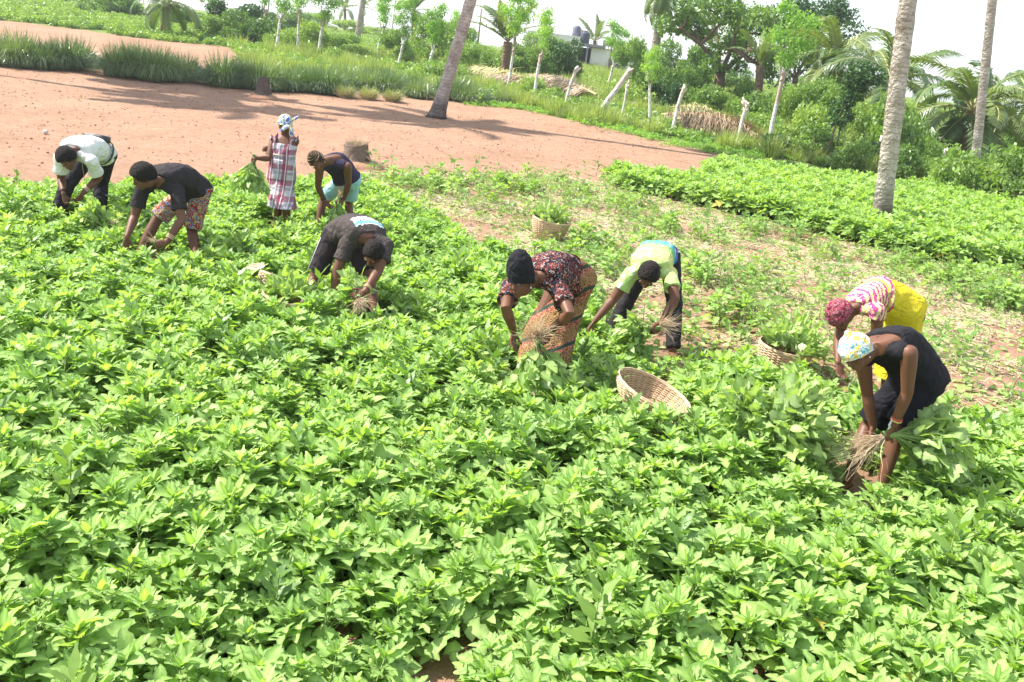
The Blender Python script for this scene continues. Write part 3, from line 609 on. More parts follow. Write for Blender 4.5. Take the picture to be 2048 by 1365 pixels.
# ---- grass clumps ----
def clump_mesh(seed,n,R,H,mat,w=.014,fall=.9,cut=False):
    r=np.random.default_rng(seed); a=r.uniform(0,2*PI,n); q=np.sqrt(r.uniform(0,1,n))*R*.55; bx,by=q*np.cos(a),q*np.sin(a)
    h=H*r.uniform(.42,1.2,n); out=(.12+.88*r.uniform(0,1,n)**.8)*(R*.85)*(.5+q/(R*.55)); h=h*(1-.42*np.clip(out/R-.3,0,1)); da=a+r.normal(0,.5,n); S=5; V=np.zeros((n,2*S+1,3)); wa=r.uniform(0,PI,n)
    sk=(r.random(n)<.45)&(not cut)&(n>900); q2=R*r.uniform(.35,.62,n); bx=np.where(sk,q2*np.cos(a),bx); by=np.where(sk,q2*np.sin(a),by); out=np.where(sk,R*r.uniform(.35,.7,n),out); hh_=np.where(sk,H*r.uniform(.35,.75,n),h); da=np.where(sk,a+r.normal(0,.35,n),da)
    for k in range(S+1):
        t=k/S; o=out*t**1.7; z=np.where(sk,hh_*(2.3*t-2.2*t**2.4)+.03,h*(t*1.25-fall*.55*t**3*(out/R))); x=bx+o*np.cos(da); y=by+o*np.sin(da); ww=w*(1-t*.85)
        if k<S: V[:,2*k]=np.stack([x-np.sin(wa)*ww,y+np.cos(wa)*ww,z],1); V[:,2*k+1]=np.stack([x+np.sin(wa)*ww,y-np.cos(wa)*ww,z],1)
        else: V[:,2*S]=np.stack([x,y,z],1)
    f=[(2*k,2*k+1,2*k+3,2*k+2) for k in range(S-1)]+[(2*S-2,2*S-1,2*S,2*S)]
    F=(np.array(f)[None]+(np.arange(n)*(2*S+1))[:,None,None]).reshape(-1,4)
    # last quad is a triangle with a doubled corner: rebuild as tris
    tri=np.concatenate([F[:,[0,1,2]],F[:,[0,2,3]]]); tri=tri[(tri[:,0]!=tri[:,1])&(tri[:,1]!=tri[:,2])&(tri[:,0]!=tri[:,2])]
    tone=np.repeat(np.clip(r.normal(.35,.32,n),0,1.3),2*S+1)
    return np_mesh('blades',V.reshape(-1,3),tri,True,[mat],attr={'tone':tone})
CL=[clump_mesh(80+i,1900,.88,.98,M['grass'],.016,1.25) for i in range(3)]
def mulch(name,loc,label,w):pass
rg=random.Random(8); cl=[]
line=[(-30,128),(30,134),(75,138),(132,140),(243,153),(275,158),(312,162),(360,165),(450,174),(490,177),(525,180),(575,183),(610,186),(645,189),(690,181),(735,185),(780,188),(826,196),(935,206),(905,200),(962,206),(1000,209)]
sz={1000:.62,962:.75,700:.85,742:.85,785:.85}
for i,(x,y) in enumerate(line):
    for row in (0,1):
        if row and x>940: continue
        b=gp(x+rg.uniform(-8,8),y-(7 if row else 0)+rg.uniform(-1,1)); b[1]+= .25
        if row: b[1]+=.4
        o=mobj('grass_clump',CL[rg.randrange(3)]); o.location=(b[0],b[1],float(terrain(b[0],b[1]))-.02); o.rotation_euler=(0,0,rg.uniform(0,6)); s=sz.get(x,1.0)*rg.uniform(.78,1.15)*(.9 if row else 1); 
        o.scale=(s*1.05,s*1.05,s*(1.05 if x<500 else .92)); 
        lab='big arching dark-green grass clump in the long row along the far edge of the bare soil' if x<960 else 'small round grass clump ending the row %s'%('nearest the leaning palm' if x==962 else 'at its right end')
        if row: o['back']=1
        tag(o,lab,'grass clump','grass clumps along the bare soil')
cutm=M['fieldgrass']; CUTC=clump_mesh(95,700,.42,.34,M['straw'],.011,.2); CUTG=clump_mesh(96,500,.40,.42,M['fieldgrass'],.010,.2)
for x,y,w in ((690,196,'leftmost'),(737,200,'middle'),(785,204,'rightmost')):
    b=gp(x,y); root=empty('cut_grass_tuft',b,0,'%s of the three short cropped straw-coloured grass tufts'%w,'grass tuft','cropped grass tufts'); mobj('stubble',CUTC,root); mobj('blades',CUTG,root)
# ---- fallen fronds ----
def fallen(px,py,qx,qy,label,mesh,h=.5,sc=1.0,roll=0.):
    a=gp(px,py); b=gp(qx,qy); a[2]=float(terrain(*a[:2]))+h; b[2]=float(terrain(*b[:2]))+h*.4; L=np.linalg.norm(b-a); y=unit(b-a); x=unit(np.cross(y,V3(0,0,1))); z=np.cross(x,y)
    root=empty('fallen_frond',a,0,label,'palm frond','fallen palm fronds'); o=mobj('leaflets',mesh,root); s=L/3.4
    m=Matrix(((x[0],y[0],z[0],0),(x[1],y[1],z[1],0),(x[2],y[2],z[2],0),(0,0,0,1))); o.matrix_basis=m@Matrix.Rotation(roll,4,'Y')@Matrix.Rotation(math.radians(-50),4,'X')@Matrix.Scale(s,4)
def flat_frond(name,seed,mat,hang=1.0):
    g=Geo(); r=np.random.default_rng(seed); g.mi=1; P=[V3(0,3.4*t,.28*math.sin(PI*t)) for t in np.linspace(0,1,12)]; g.tube(P,[.04*(1-.7*i/11)+.008 for i in range(12)],6); g.mi=0
    for i in range(330):
        u=.06+.93*i/329; c=V3(0,3.4*u,.28*math.sin(PI*u)); ln=1.05*math.sin(PI*min(1,u*.85+.15))**.5*r.uniform(.8,1.1)
        for sg in (1,-1):
            d=unit(V3(sg*.75,.6+r.normal(0,.3),.10+r.normal(0,.2))); e=unit(d+V3(r.normal(0,.2),r.normal(0,.35),-1.0*hang+r.normal(0,.3))); w=V3(0,.011,.006)
            q1=c+d*ln*.38; q2=q1+e*ln*.6; q2[2]=max(q2[2],-.45)
            o=len(g.v); g.v+=[tuple(c-w*.6),tuple(c+w*.6),tuple(q1+w),tuple(q1-w),tuple(q2)]; g.a+=[0]*5; g.f+=[(o,o+1,o+2,o+3),(o+3,o+2,o+4)]; g.m+=[0,0]
    me=g.mesh(name,[mat,M['twigpalm']],smooth=False); at=me.attributes.new('tone','FLOAT','POINT'); at.data.foreach_set('value',list(np.random.default_rng(1).uniform(.1,.8,len(g.v)))); return me
FD=flat_frond('dry_leaflets',1,M['dryfrond']); FY=flat_frond('yellow_leaflets',2,M['greenfrond'])
def fallen2(px,py,qx,qy,label,mesh,h=.45,wide=1.0):
    a=gp(px,py); b=gp(qx,qy); a[2]=float(terrain(*a[:2]))+h; b[2]=float(terrain(*b[:2]))+h*.7; L=np.linalg.norm(b-a); y=unit(b-a); x=unit(np.cross(y,V3(0,0,1))); z=np.cross(x,y); s=L/3.4
    root=empty('fallen_frond',a,0,label,'palm frond','fallen palm fronds'); o=mobj('leaflets',mesh,root)
    o.matrix_basis=Matrix(((x[0],y[0],z[0],0),(x[1],y[1],z[1],0),(x[2],y[2],z[2],0),(0,0,0,1)))@Matrix.Diagonal((wide,s,wide,1))
fallen2(1085,196,925,158,'long fallen frond with green leaflets, left part of the frond fence behind the grass',FY,.55,1.25)
fallen2(1190,214,1040,176,'long dry brown fallen frond right of the green one',FD,.55,1.3)
fallen2(1100,200,960,170,'dry frond lying under the green fallen frond',FD,.42,1.1)
fallen2(1320,250,1500,292,'brown dry frond heaped on its side between two bare white posts, upper layer',FD,.42,1.3)
fallen2(1350,262,1525,300,'brown dry frond heaped on its side between two bare white posts, lower layer',FD,.45,1.5)
fallen2(1335,246,1440,262,'yellowish frond lying on top of the brown heap',FY,.66,1.0)
fallen2(770,128,698,116,'yellow fallen frond beside the leaning white pollard',FY,.5,1.0)
fallen2(1235,222,1180,200,'thick yellow frond stalk lying behind the strongly leaning post',FY,.25,.3)
# ---- stumps ----
def stump(px,py,r,h,label,seed,mat,hollow=False):
    b=gp(px,py); g=Geo(); rings=[]; rn=random.Random(seed)
    for i in range(14):
        t=i/13; rr=r*(1+.65*math.exp(-t*6))*(1-.16*t); rings.append([V3(math.cos(q)*rr*(1+.10*math.sin(q*5+t*3)*(1.2-t)+.12*noise.noise(Vector((q,t*6,seed)))),math.sin(q)*rr,h*t*(1+.06*math.sin(q+1)+.10*t*noise.noise(Vector((math.cos(q)*3,math.sin(q)*3,seed))))) for q in [2*PI*k/24 for k in range(24)]])
    rings.append([p*V3(.75,.75,.93) for p in map(np.array,rings[-1])]); g.loft(rings)
    root=empty('tree_stump',b,0,label,'tree stump','palm stumps on the bare soil'); mobj('stump_wood',g.mesh('stump_wood',[mat]),root)
    g=Geo(); rr=np.random.default_rng(seed)
    for i in range(60):
        a=rr.uniform(0,2*PI); p=V3(math.cos(a)*r*1.25,math.sin(a)*r*1.25,rr.uniform(0,.16)); rootlet(g,p,unit(V3(math.cos(a),math.sin(a),-.2)),rr.uniform(.15,.4),.009,rr,.3,4)
    mobj('loose_roots',g.mesh('loose_roots',[M['root']]),root)
    g=Geo(); g.lump(V3(0,0,-.02),[V3(r*2.3,0,0),V3(0,r*2.1,0),V3(0,0,.17)],20,8); mobj('soil_mound',g.mesh('soil_mound',[plain('mound_soil',(.34,.19,.12),.95,.1,.25,6,.9,.04,20)]),root)
    return root
stump(526,197,.25,.68,'grey cut palm stump in front of the grass clumps',1,plain('weathered_stump',(.115,.088,.075),.95,.1,.35,7,1,.05,12))
s2=stump(710,332,.29,.46,'hollow old stump topped with dry weeds behind the person with coiled braids',2,plain('old_stump',(.17,.13,.10),.95,.1,.5,8,1,.05,12))
g=Geo(); rr=np.random.default_rng(4)
for i in range(420): a=rr.uniform(0,2*PI); rootlet(g,V3(math.cos(a)*.15*rr.random(),math.sin(a)*.15,.36),unit(V3(rr.normal(0,.8),rr.normal(0,.8),.7)),rr.uniform(.10,.28),.005,rr,.3,3)
mobj('dry_weeds',g.mesh('dry_weeds',[plain('dull_straw',(.40,.31,.19),.9,.1,.3,30)]),s2)
g=Geo(); g.tube([V3(.02,-.02,.40),V3(.34,-.1,.16)],[.05,.06],8,flat=.25); mobj('bark_slab',g.mesh('bark_slab',[plain('bark_slab',(.36,.26,.18),.9,.1)]),s2)
b=onz(91,268); g=Geo(); g.lump(V3(0,0,.035),[V3(.055,0,0),V3(0,.045,0),V3(0,0,.045)],12,8); o=mobj('stone',g.mesh('stone',[plain('pale_stone',(.55,.48,.45),.8,.2)])); o.location=tuple(b); tag(o,'pale round stone alone on the bare soil above the white-shirted person','stone')
g=Geo(); b=gp(853,200); g.tube([V3(0,0,0),V3(.02,0,.3),V3(.0,0,.62)],[.035,.03,.028],7); o=mobj('wooden_peg',g.mesh('wooden_peg',[WHITE2])); o.location=tuple(b); tag(o,'short pale wooden peg in the soil just left of the leaning palm','peg')
# ---- building ----
def building():
    Y=88.; A=aty(1094,128,Y); z=float(terrain(0,Y))-.1; sc=FPX/((A-CO)@CF)
    z-=.55; A[0]-=.7; root=empty('building',(A[0],Y,z),0,'low white unfinished concrete building with a black water tank on its roof','building')
    wall=plain('white_plaster',(.72,.67,.62),.9,.1,.1,1.2); raw=plain('raw_blocks',(.52,.42,.37),.95,.1,.2,1.5); dk=plain('dark_inside',(.10,.09,.10),.9,.1); gr=plain('grey_concrete',(.25,.24,.25),.9,.1)
    L=6.3; root.scale=(1.18,1.18,1.12)
    def part(name,lo,hi,m,par=root): g=Geo(); g.box(lo,hi); return mobj(name,g.mesh(name,[m],smooth=False),par)
    part('wall',(-1.2,0,0),(2.95,5,3.1),wall); part('wall',(3.95,.4,0),(7.4,5,2.35),wall); part('porch_wall',(2.95,2.2,0),(3.95,2.4,2.3),dk)
    part('roof_slab',(2.96,-.1,2.42),(5.0,4.6,2.62),gr); part('roof_slab',(3.9,.3,2.36),(7.6,5.1,2.41),raw); part('low_wall',(-1.0,-2.2,0),(8.6,-2.05,.75),raw)
    part('pillar',(3.55,-.05,0),(3.68,.1,2.42),gr); w=part('window',(5.4,.34,.85),(6.5,.39,1.75),gr); part('pane',(5.5,.32,.95),(5.92,.338,1.65),dk,w); part('pane',(5.98,.32,.95),(6.4,.338,1.65),dk,w)
    part('parapet',(4.9,2.4,2.63),(7.2,2.6,3.1),gr)
    for x in (4.4,5.3,6.3,6.9): g=Geo(); g.tube([V3(x,1.2,2.4),V3(x,1.2,3.3)],[.03,.03],6); mobj('iron_rod',g.mesh('iron_rod',[gr]),root)
    t=empty('water_tank',(A[0]+3.95,Y+1.2,z+2.93),0,'black ribbed water tank standing on the roof of the white building','water tank'); g=Geo(); R=[]
    for i in range(29):
        zz=1.08*i/28; r=.42+(.02 if i%4<2 else 0); r*=1 if zz<.9 else max(.3,1-(zz-.9)*2.6)
        R.append([V3(math.cos(q)*r,math.sin(q)*r,zz) for q in [2*PI*k/28 for k in range(28)]])
    g.loft(R); mobj('tank_shell',g.mesh('tank_shell',[plain('black_plastic',(.06,.065,.09),.6,.3)]),t); g=Geo(); g.tube([V3(0,0,1.08),V3(0,0,1.15)],[.17,.17],16); mobj('lid',g.mesh('lid',[plain('lid',(.05,.05,.07),.6,.3)]),t)
    t2=empty('water_tank',(A[0]+3.1,Y+1.9,z+3.46),0,'smaller tank half hidden behind the black ribbed tank','water tank'); g=Geo(); g.loft([[V3(math.cos(q)*r,math.sin(q)*r,zz) for q in [2*PI*k/24 for k in range(24)]] for r,zz in ((.38,0),(.4,.3),(.38,.6),(.4,.8),(.2,1.0))]); mobj('tank_shell',g.mesh('tank_shell',[plain('grey_plastic',(.12,.13,.17),.6,.3)]),t2)
building()
for i,(x,y,xb,yb,Y,r,lb) in enumerate(((963,18,955,95,85.,.09,'thin utility pole just right of the leaning palm'),(1163,60,1150,118,100.,.09,'far utility pole left of the water tank'),(1229,48,1222,110,80.,.09,'utility pole right of the white building'),(1091,48,1087,100,110.,.07,'faint far utility pole near the upright palm'),(791,0,782,60,70.,.04,'thin pale pole left of the leaning palm'))):
    b=aty(xb,yb,Y); b[2]=float(terrain(b[0],b[1])); t=aty(x,y,Y); g=Geo(); g.tube([V3(0,0,0),t-b],[r,r*.7],8); root=empty('utility_pole',b,0,lb,'utility pole','poles on the skyline'); mobj('pole',g.mesh('pole',[plain('pole_wood',(.22,.18,.16),.9,.1)]),root)
    if i in(1,2): g=Geo(); q=(t-b)*.95; g.tube([q+V3(-.7,0,0),q+V3(.7,0,0)],[.05,.05],6); mobj('cross_arm',g.mesh('cross_arm',[M['twig']]),root)
# ---- bushes ----
BL=[ (470,40,120,70,'bushdark',0,62),(500,75,150,60,'bush',1,58),(440,60,120,40,'bush',2,60),(230,30,120,55,'bush',0,75),(560,90,70,40,'bushlight',1,56),(620,80,60,52,'bushlight',2,60),(690,85,100,37,'bushlight',0,60),(735,100,110,30,'bushlight',1,57),(790,110,80,60,'bushlight',2,56),(660,105,60,30,'bushlight',0,52),
(860,110,120,80,'bushlight',1,60),(900,85,110,80,'moringa2',2,64),(945,110,110,52,'bushlight',0,58),(985,120,90,45,'bushlight',1,57),(1050,120,120,60,'bush',2,56),(1120,118,90,75,'bushdark',0,58),(1085,95,90,60,'bush',1,70),(880,150,90,35,'bushlight',2,48),(960,145,80,30,'bushlight',1,50),(1030,150,120,30,'bushlight',0,50),(1050,178,70,40,'bushlight',2,44),(1100,190,80,35,'bushlight',1,42),
(1262,120,90,90,'bushlight',0,58),(1300,110,110,70,'bush',1,66),(1370,105,130,80,'bush',2,66),(1395,140,110,75,'bush',0,54),(1320,190,100,60,'bushdark',1,46),(1390,190,90,55,'bush',2,46),(1270,200,90,45,'bushlight',0,46),(1340,150,100,70,'bush',1,52),(1430,205,110,50,'bushlight',2,46),(1480,180,100,60,'bushlight',0,50),(1400,250,90,25,'bushlight',1,38),
(1560,200,110,60,'bush',1,46),(1600,215,120,90,'bushlight',2,42),(1660,200,140,110,'bushlight',0,42),(1560,260,110,50,'bushlight',1,38),(1610,290,110,55,'bush',2,34),(1650,250,110,80,'bushlight',1,37),(1720,230,120,95,'bushlight',2,38),(1760,260,120,105,'bush',0,36),(1820,220,110,75,'bushlight',1,40),(1830,290,105,105,'bush',2,33),(1790,330,90,60,'bush',0,30),(1850,310,90,80,'bush',1,31),(1560,295,60,35,'bushdark',0,34),(1528,225,95,62,'bush',1,41.5),(1500,240,80,45,'bushlight',0,39),(1690,320,90,55,'bush',1,32),(1730,300,90,60,'bushdark',2,33),
(1880,280,90,60,'bushlight',0,34),(1930,345,140,101,'bushlight',1,27),(1990,355,150,94,'bush',2,26.5),(2050,350,120,81,'bushlight',0,27),(1870,350,70,30,'bushlight',2,27.5),(1900,300,90,45,'bushlight',1,31),(2010,300,130,50,'bush',2,40),(2020,240,130,60,'bushdark',1,55),(1480,130,70,40,'bush',0,75),(1630,150,130,60,'bush',1,70),(1700,170,100,35,'bushlight',2,70),(1850,190,110,35,'bushlight',0,66),(1950,210,130,50,'bushdark',1,75),(1590,175,100,40,'bushlight',2,55),
(20,10,160,50,'bushlight',0,95),(120,5,160,45,'bush',1,98),(640,20,80,30,'bushlight',2,120),(590,10,90,35,'bush',0,110),(700,55,90,26,'bushlight',1,110),(770,60,110,19,'bushlight',2,120),(560,40,80,30,'bush',1,90),(360,50,90,36,'bush',2,72)]
WD={'bushdark':'dark-leaved','bush':'mid-green','bushlight':'light green feathery','moringa2':'bright'}
def near_thing(x):
    A=[(150,'behind the far green field'),(480,'behind the far green field'),(680,'among the white pollards'),(840,'left of the leaning palm'),(1000,'right of the leaning palm'),(1130,'beside the upright dark palm'),(1280,'around the white building'),(1440,'behind the bare posts'),(1600,'under the big tree'),(1740,'left of the thick palm trunk'),(1900,'right of the thick palm trunk'),(3000,'at the slim trunk near the right edge')]
    return next(t for q,t in A if x<q)
for i,(x,y,w,h,kd,k,Y) in enumerate(BL):
    kk='bushlight' if kd=='moringa2' else kd; sz_='low' if h<45 else 'tall' if h>85 else 'rounded'
    bush(x,y,w,h,kk,'%s %s bush %s'%(sz_,WD[kk],near_thing(x)),float(Y),i)
# ---- low growth beyond the soil ----
def tuft_mesh(name,seed,n,R,H,mat,w): return clump_mesh(seed,n,R,H,mat,w,.5)
TG=[tuft_mesh('field_grass',200+i,70,.42,.55,M['fieldgrass'],.020) for i in range(3)]
TW=[cloud('weed',210+i,[(0,0,.14,.3,.3,.16),(.2,.1,.2,.2,.2,.14),(-.2,.1,.16,.22,.22,.13)],120,.13,M['bushlight'],shell=.2) for i in range(3)]
TW2=[cloud('weed',220+i,[(0,0,.10,.2,.2,.10),(.15,.1,.12,.15,.15,.10)],60,.085,M['moringa'],shell=.2) for i in range(2)]
r=np.random.default_rng(31)
def zone(n,lo,hi,mask):
    P=r.uniform(lo,hi,(n,2)); P=P[mask(P)]; return np.column_stack([P,terrain(P[:,0],P[:,1])])
def infront(P): return np.abs(P[:,0])<P[:,1]*.66+4
road=lambda P: ~inside(P,SOIL)&~inside(P,PLOT2)
P=zone(52000,(-70,29),(75,112),lambda P:infront(P)&~inside(P,SOIL)&~inside(P,PATH)&~inside(P,CASSAVA)&(P[:,1]>36+np.minimum(0,(-P[:,0])*.0)+np.where(P[:,0]>3,-(P[:,0]-3)*.62,0))&(P[:,1]<112)&(r.random(len(P))<np.clip(1.3-P[:,1]/110,.25,1)))
nz=np.array([noise.noise(Vector((a*.22,b*.22,3))) for a,b in P[:,:2]]); g1=nz>-.02
k=P[g1]; scatter('field_grass',k,TG,r.uniform(0,6,len(k)),r.uniform(.6,1.3,len(k)),'rough yellow-green grass covering the slope behind the posts','grass',1)
k=P[~g1]; scatter('field_weeds',k,TW,r.uniform(0,6,len(k)),r.uniform(.7,1.6,len(k)),'leafy weeds covering the slope behind the posts','weeds',2)
P=zone(9000,(-75,50),(-5,110),lambda P:infront(P)&inside(P,CASSAVA)); scatter('far_crop',P,TW,r.uniform(0,6,len(P)),r.uniform(.9,1.5,len(P)),'low pale green crop in the far field beyond the grass clumps','crop',3)
# strips of small weeds along the soil edges
def strip(pts,wd,n,z=0):
    Q=[gp(*p)[:2] for p in pts]; out=[]
    for a,b in zip(Q[:-1],Q[1:]):
        m=int(n*np.linalg.norm(b-a)); t=r.random(m)[:,None]; out.append(a*(1-t)+b*t+r.normal(0,wd,(m,2)))
    P=np.vstack(out); return np.column_stack([P,terrain(P[:,0],P[:,1])])
S=np.vstack([strip([(990,212),(1130,232),(1240,262),(1400,300),(1560,318)],.45,16),strip([(1060,216),(1200,245),(1350,275),(1480,300),(1600,318),(1700,332)],.55,26),strip([(930,208),(1060,218)],.3,16)])
scatter('edge_weeds',S,TW2,r.uniform(0,6,len(S)),r.uniform(.4,1.0,len(S)),'small bright weeds creeping along the edge of the bare soil','weeds',5)
S=strip([(520,135),(600,150),(700,160),(850,178),(960,190)],.6,22); scatter('back_weeds',S,TG+TW,r.uniform(0,6,len(S)),r.uniform(.6,1.1,len(S)),'grass and weeds behind the row of dark grass clumps','weeds',6)
# ---- thin air haze over the whole place ----
_g=Geo(); _g.box((-420,-8,-1.2),(420,1300,24)); _hz=mobj('haze',_g.mesh('haze',smooth=False),kind='stuff')
_n=N('haze_air'); _v=_n.n('ShaderNodeVolumePrincipled',{'Color':(.93,.96,1.0),'Density':.0006,'Anisotropy':.3}); _n.t.links.new(_v.outputs[0],_n.out.inputs['Volume']); _hz.data.materials.append(_n.mat)
# ================= PEOPLE =================
def skinmat():
    n=N('dark_skin'); p=n.obj(); f=n.noise(p,7,4)
    c=n.mix(f,(.105,.042,.022),(.175,.078,.044))
    return n.done(n.bsdf(c,.50,.32,n.bump(n.noise(p,160,3),.15,.004)))
SKIN=skinmat()
SKIN2=plain('palm_skin',(.36,.19,.13),.5,.3)
def hairmat():
    n=N('black_curly_hair'); p=n.obj(); v=n.vor(p,95)
    c=n.mix(v,(.032,.022,.018),(.010,.008,.008))
    return n.done(n.bsdf(c,.75,.25,n.bump(v,1.0,.02)))
HAIR=hairmat()
EYE=plain('eye_white',(.30,.26,.22),.3,.4,.02)
def remesh(o,vox,smooth=4,disp=0.0,dsize=.12,dec=None):
    m=o.modifiers.new('remesh','REMESH'); m.mode='VOXEL'; m.voxel_size=vox; m.use_smooth_shade=True
    s=o.modifiers.new('smooth','SMOOTH'); s.factor=.5; s.iterations=smooth
    if disp:
        t=bpy.data.textures.new('folds','CLOUDS'); t.noise_scale=dsize; t.noise_depth=2
        d=o.modifiers.new('folds','DISPLACE'); d.texture=t; d.strength=disp; d.mid_level=.5; d.texture_coords='LOCAL'
    return o
def frame_hand(w,d,nrm,sgn,curl,g,s,pinch=0.0):
    """palm and five bent fingers; d = pointing direction, nrm = towards which the palm faces, sgn = thumb side"""
    d=unit(d); nrm=unit(nrm-d*(nrm@d)); a=np.cross(d,nrm)*sgn
    k=w+d*.085*s
    g.tube([w-d*.01,w+d*.03*s,w+d*.06*s,k],[.026*s,.034*s,.040*s,.040*s],12,ends=True,flat=.42,flatdir=nrm)
    for i,(off,ln) in enumerate(((.030,.072),(.010,.080),(-.011,.075),(-.031,.060))):
        b=k+a*off*s-d*.008; dirn=unit(d+a*off*4.5); q=b; pts=[b-d*.02]; ang=curl*(.45+.08*i)
        for j,f in enumerate((.45,.31,.24)):
            ang2=ang*(j+.6); dd=unit(dirn*math.cos(ang2)+nrm*math.sin(ang2)); q=q+dd*ln*f*s; pts.append(q)
        g.tube(pts,[.0095*s,.0095*s,.0088*s,.0075*s],8,ends=True)
    b=w+d*.028*s+a*.030*s; t1=unit(d*.7+a*.75+nrm*.25); t2=unit(d*.9+a*.15+nrm*(.3+.5*curl))
    g.tube([b-t1*.01,b+t1*.034*s,b+t1*.034*s+t2*.030*s,b+t1*.034*s+t2*.052*s],[.013*s,.0115*s,.0105*s,.009*s],8,ends=True)
def torso_rings(J,secs,back,bulge,grow=0.0,sag=0.0,t0=None):
    """elliptical sections along the bent spine: (t, half width, half depth)"""
    P,N_=J['P'],J['N']; R=[]; C=(P+N_)/2+back*bulge*2
    for t,w,d in secs:
        tt=t; c=(1-tt)**2*P+2*tt*(1-tt)*C+tt**2*N_; tan=unit(2*(1-tt)*(C-P)+2*tt*(N_-C))
        lat=J['hlat']*(1-min(1,max(0,tt)))+J['lat']*min(1,max(0,tt)); lat=unit(lat-tan*(lat@tan)); b=np.cross(lat,tan)
        if b@back<0: b=-b
        w+=grow; d+=grow; n=20; sg=sag*math.sin(PI*min(1,max(0,tt)))
        ring=[]
        for k in range(n):
            q=2*PI*k/n; cx,sx=math.cos(q),math.sin(q); e=.82
            x=math.copysign(abs(cx)**e,cx)*w; y=math.copysign(abs(sx)**e,sx)*(d+(sg if sx<0 else 0))
            ring.append(c+lat*x+b*y)
        R.append(ring)
    return R
TORSO_M=[(-.20,.11,.085),(-.12,.150,.112),(0,.165,.118),(.2,.152,.105),(.42,.145,.100),(.65,.165,.110),(.85,.180,.108),(.98,.170,.085),(1.06,.115,.065),(1.12,.062,.055)]
TORSO_F=[(-.22,.12,.10),(-.12,.165,.125),(0,.180,.132),(.2,.155,.110),(.42,.132,.095),(.65,.148,.110),(.85,.162,.100),(.98,.152,.078),(1.06,.100,.060),(1.12,.054,.050)]
def person(key,d,label,opts):
    J=skeleton(d); s=J['s']; g=Geo(); fem=opts.get('fem',False); P=J['P']
    foot=(J['AL']+J['AR'])/2; org=V3(foot[0],foot[1],0)
    back=np.cross(J['lat'],J['spine']); hint=opts.get('back',V3(0,0,1))
    back=unit(back if back@hint>0 else -back); J['back']=back; front=-back
    secs=[(t,w*s,dp*s) for t,w,dp in (TORSO_F if fem else TORSO_M)]; bulge=opts.get('bulge',.05)
    g.loft(torso_rings(J,secs,back,bulge))
    hd=J['head']; N_=J['N']; crown=unit(opts['crown']); face=opts['face']; face=unit(face-crown*(face@crown)); side=np.cross(face,crown)
    # neck
    g.tube([N_-unit(hd-N_)*.03,N_+(hd-N_)*.35-face*.0,hd-crown*.07*s-face*.02],[.062*s,.056*s,.055*s],12,ends=True)
    # skull, jaw, brow, nose, lips, ears
    g.lump(hd+crown*.015*s-face*.012*s,[side*.074*s,face*.092*s,crown*.095*s],16,10)
    g.lump(hd-crown*.045*s+face*.028*s,[side*.055*s,face*.062*s,crown*.065*s],14,8)
    g.lump(hd-crown*.092*s+face*.062*s,[side*.026*s,face*.022*s,crown*.022*s],10,6)
    g.tube([hd+crown*.018*s+face*.082*s,hd-crown*.020*s+face*.101*s],[.009*s,.016*s],8,ends=True)
    g.lump(hd-crown*.028*s+face*.098*s,[side*.021*s,face*.011*s,crown*.010*s],8,6)
    g.lump(hd+crown*.028*s+face*.074*s,[side*.052*s,face*.014*s,crown*.010*s],10,6)
    g.lump(hd-crown*.056*s+face*.088*s,[side*.026*s,face*.011*s,crown*.007*s],10,6)
    g.lump(hd-crown*.070*s+face*.084*s,[side*.023*s,face*.011*s,crown*.008*s],10,6)
    for q in (-1,1):
        g.lump(hd-crown*.012*s+side*q*.077*s-face*.008*s,[side*.009*s,face*.017*s+side*q*.006,crown*.030*s],8,6)
        g.lump(hd-crown*.03*s+side*q*.042*s+face*.060*s,[side*.022*s,face*.018*s,crown*.02*s],8,6)
    # arms and hands
    for q,sg in (('L',-1),('R',1)):
        S,E,Wr=J['S'+q],J['E'+q],J['W'+q]; m=1.0 if not fem else .94
        inn=J['N']*.6+S*.4
        g.tube([inn,S],[.058*s*m,.056*s*m],12,ends=True)
        g.tube([S,S+(E-S)*.3,S+(E-S)*.65,E,E+(Wr-E)*.25,E+(Wr-E)*.6,Wr],[.060*s*m,.058*s*m,.050*s*m,.043*s*m,.046*s*m,.038*s*m,.028*s*m],12,ends=True)
        hn=opts.get('palm'+q,unit(P*.3+J['head']*.7-Wr)*0+J['hlat']*(-sg)*.8+front*.3)
        curl=opts.get('curl'+q,.9)
        frame_hand(Wr,J['T'+q],hn,opts.get('thumb'+q,sg if (np.cross(unit(J['T'+q]),unit(hn))@J['fwdv'] if 'fwdv' in J else 1)>0 else -sg),curl,g,s)
    # legs and feet
    fw=unit(opts.get('fwd',V3(front[0],front[1],0)+V3(spx(J)[0],spx(J)[1],0)*.6)); fw=unit(V3(fw[0],fw[1],0))
    for q in 'LR':
        H,K,A=J['H'+q],J['K'+q],J['A'+q]; m=1.0
        g.tube([H,H+(K-H)*.3,H+(K-H)*.7,K,K+(A-K)*.3,K+(A-K)*.65,A],[.088*s,.084*s,.066*s,.056*s,.057*s,.045*s,.036*s],14,ends=True)
        out=J['hlat']*(-.25 if q=='L' else .25); f=unit(fw+V3(out[0],out[1],0))
        z0=V3(A[0],A[1],.03)
        g.tube([z0-f*.045*s+V3(0,0,.01),z0+f*.04*s+V3(0,0,.012),z0+f*.12*s,z0+f*.17*s-V3(0,0,.006)],[.034*s,.038*s,.040*s,.026*s],12,ends=True,flat=.7)
        for i in range(5): b=z0+f*(.165-.012*i)*s+np.cross(f,V3(0,0,1))*(-1 if q=='L' else 1)*(-.028+.015*i)*s; g.tube([b,b+f*.03*s],[.011-.001*i,.009-.001*i],6,ends=True)
    root=empty('person',org,0,label,'person')
    body=mobj('body',g.mesh('body',[SKIN],origin=org),root); remesh(body,.0068 if foot[1]>9 else .0058,3)
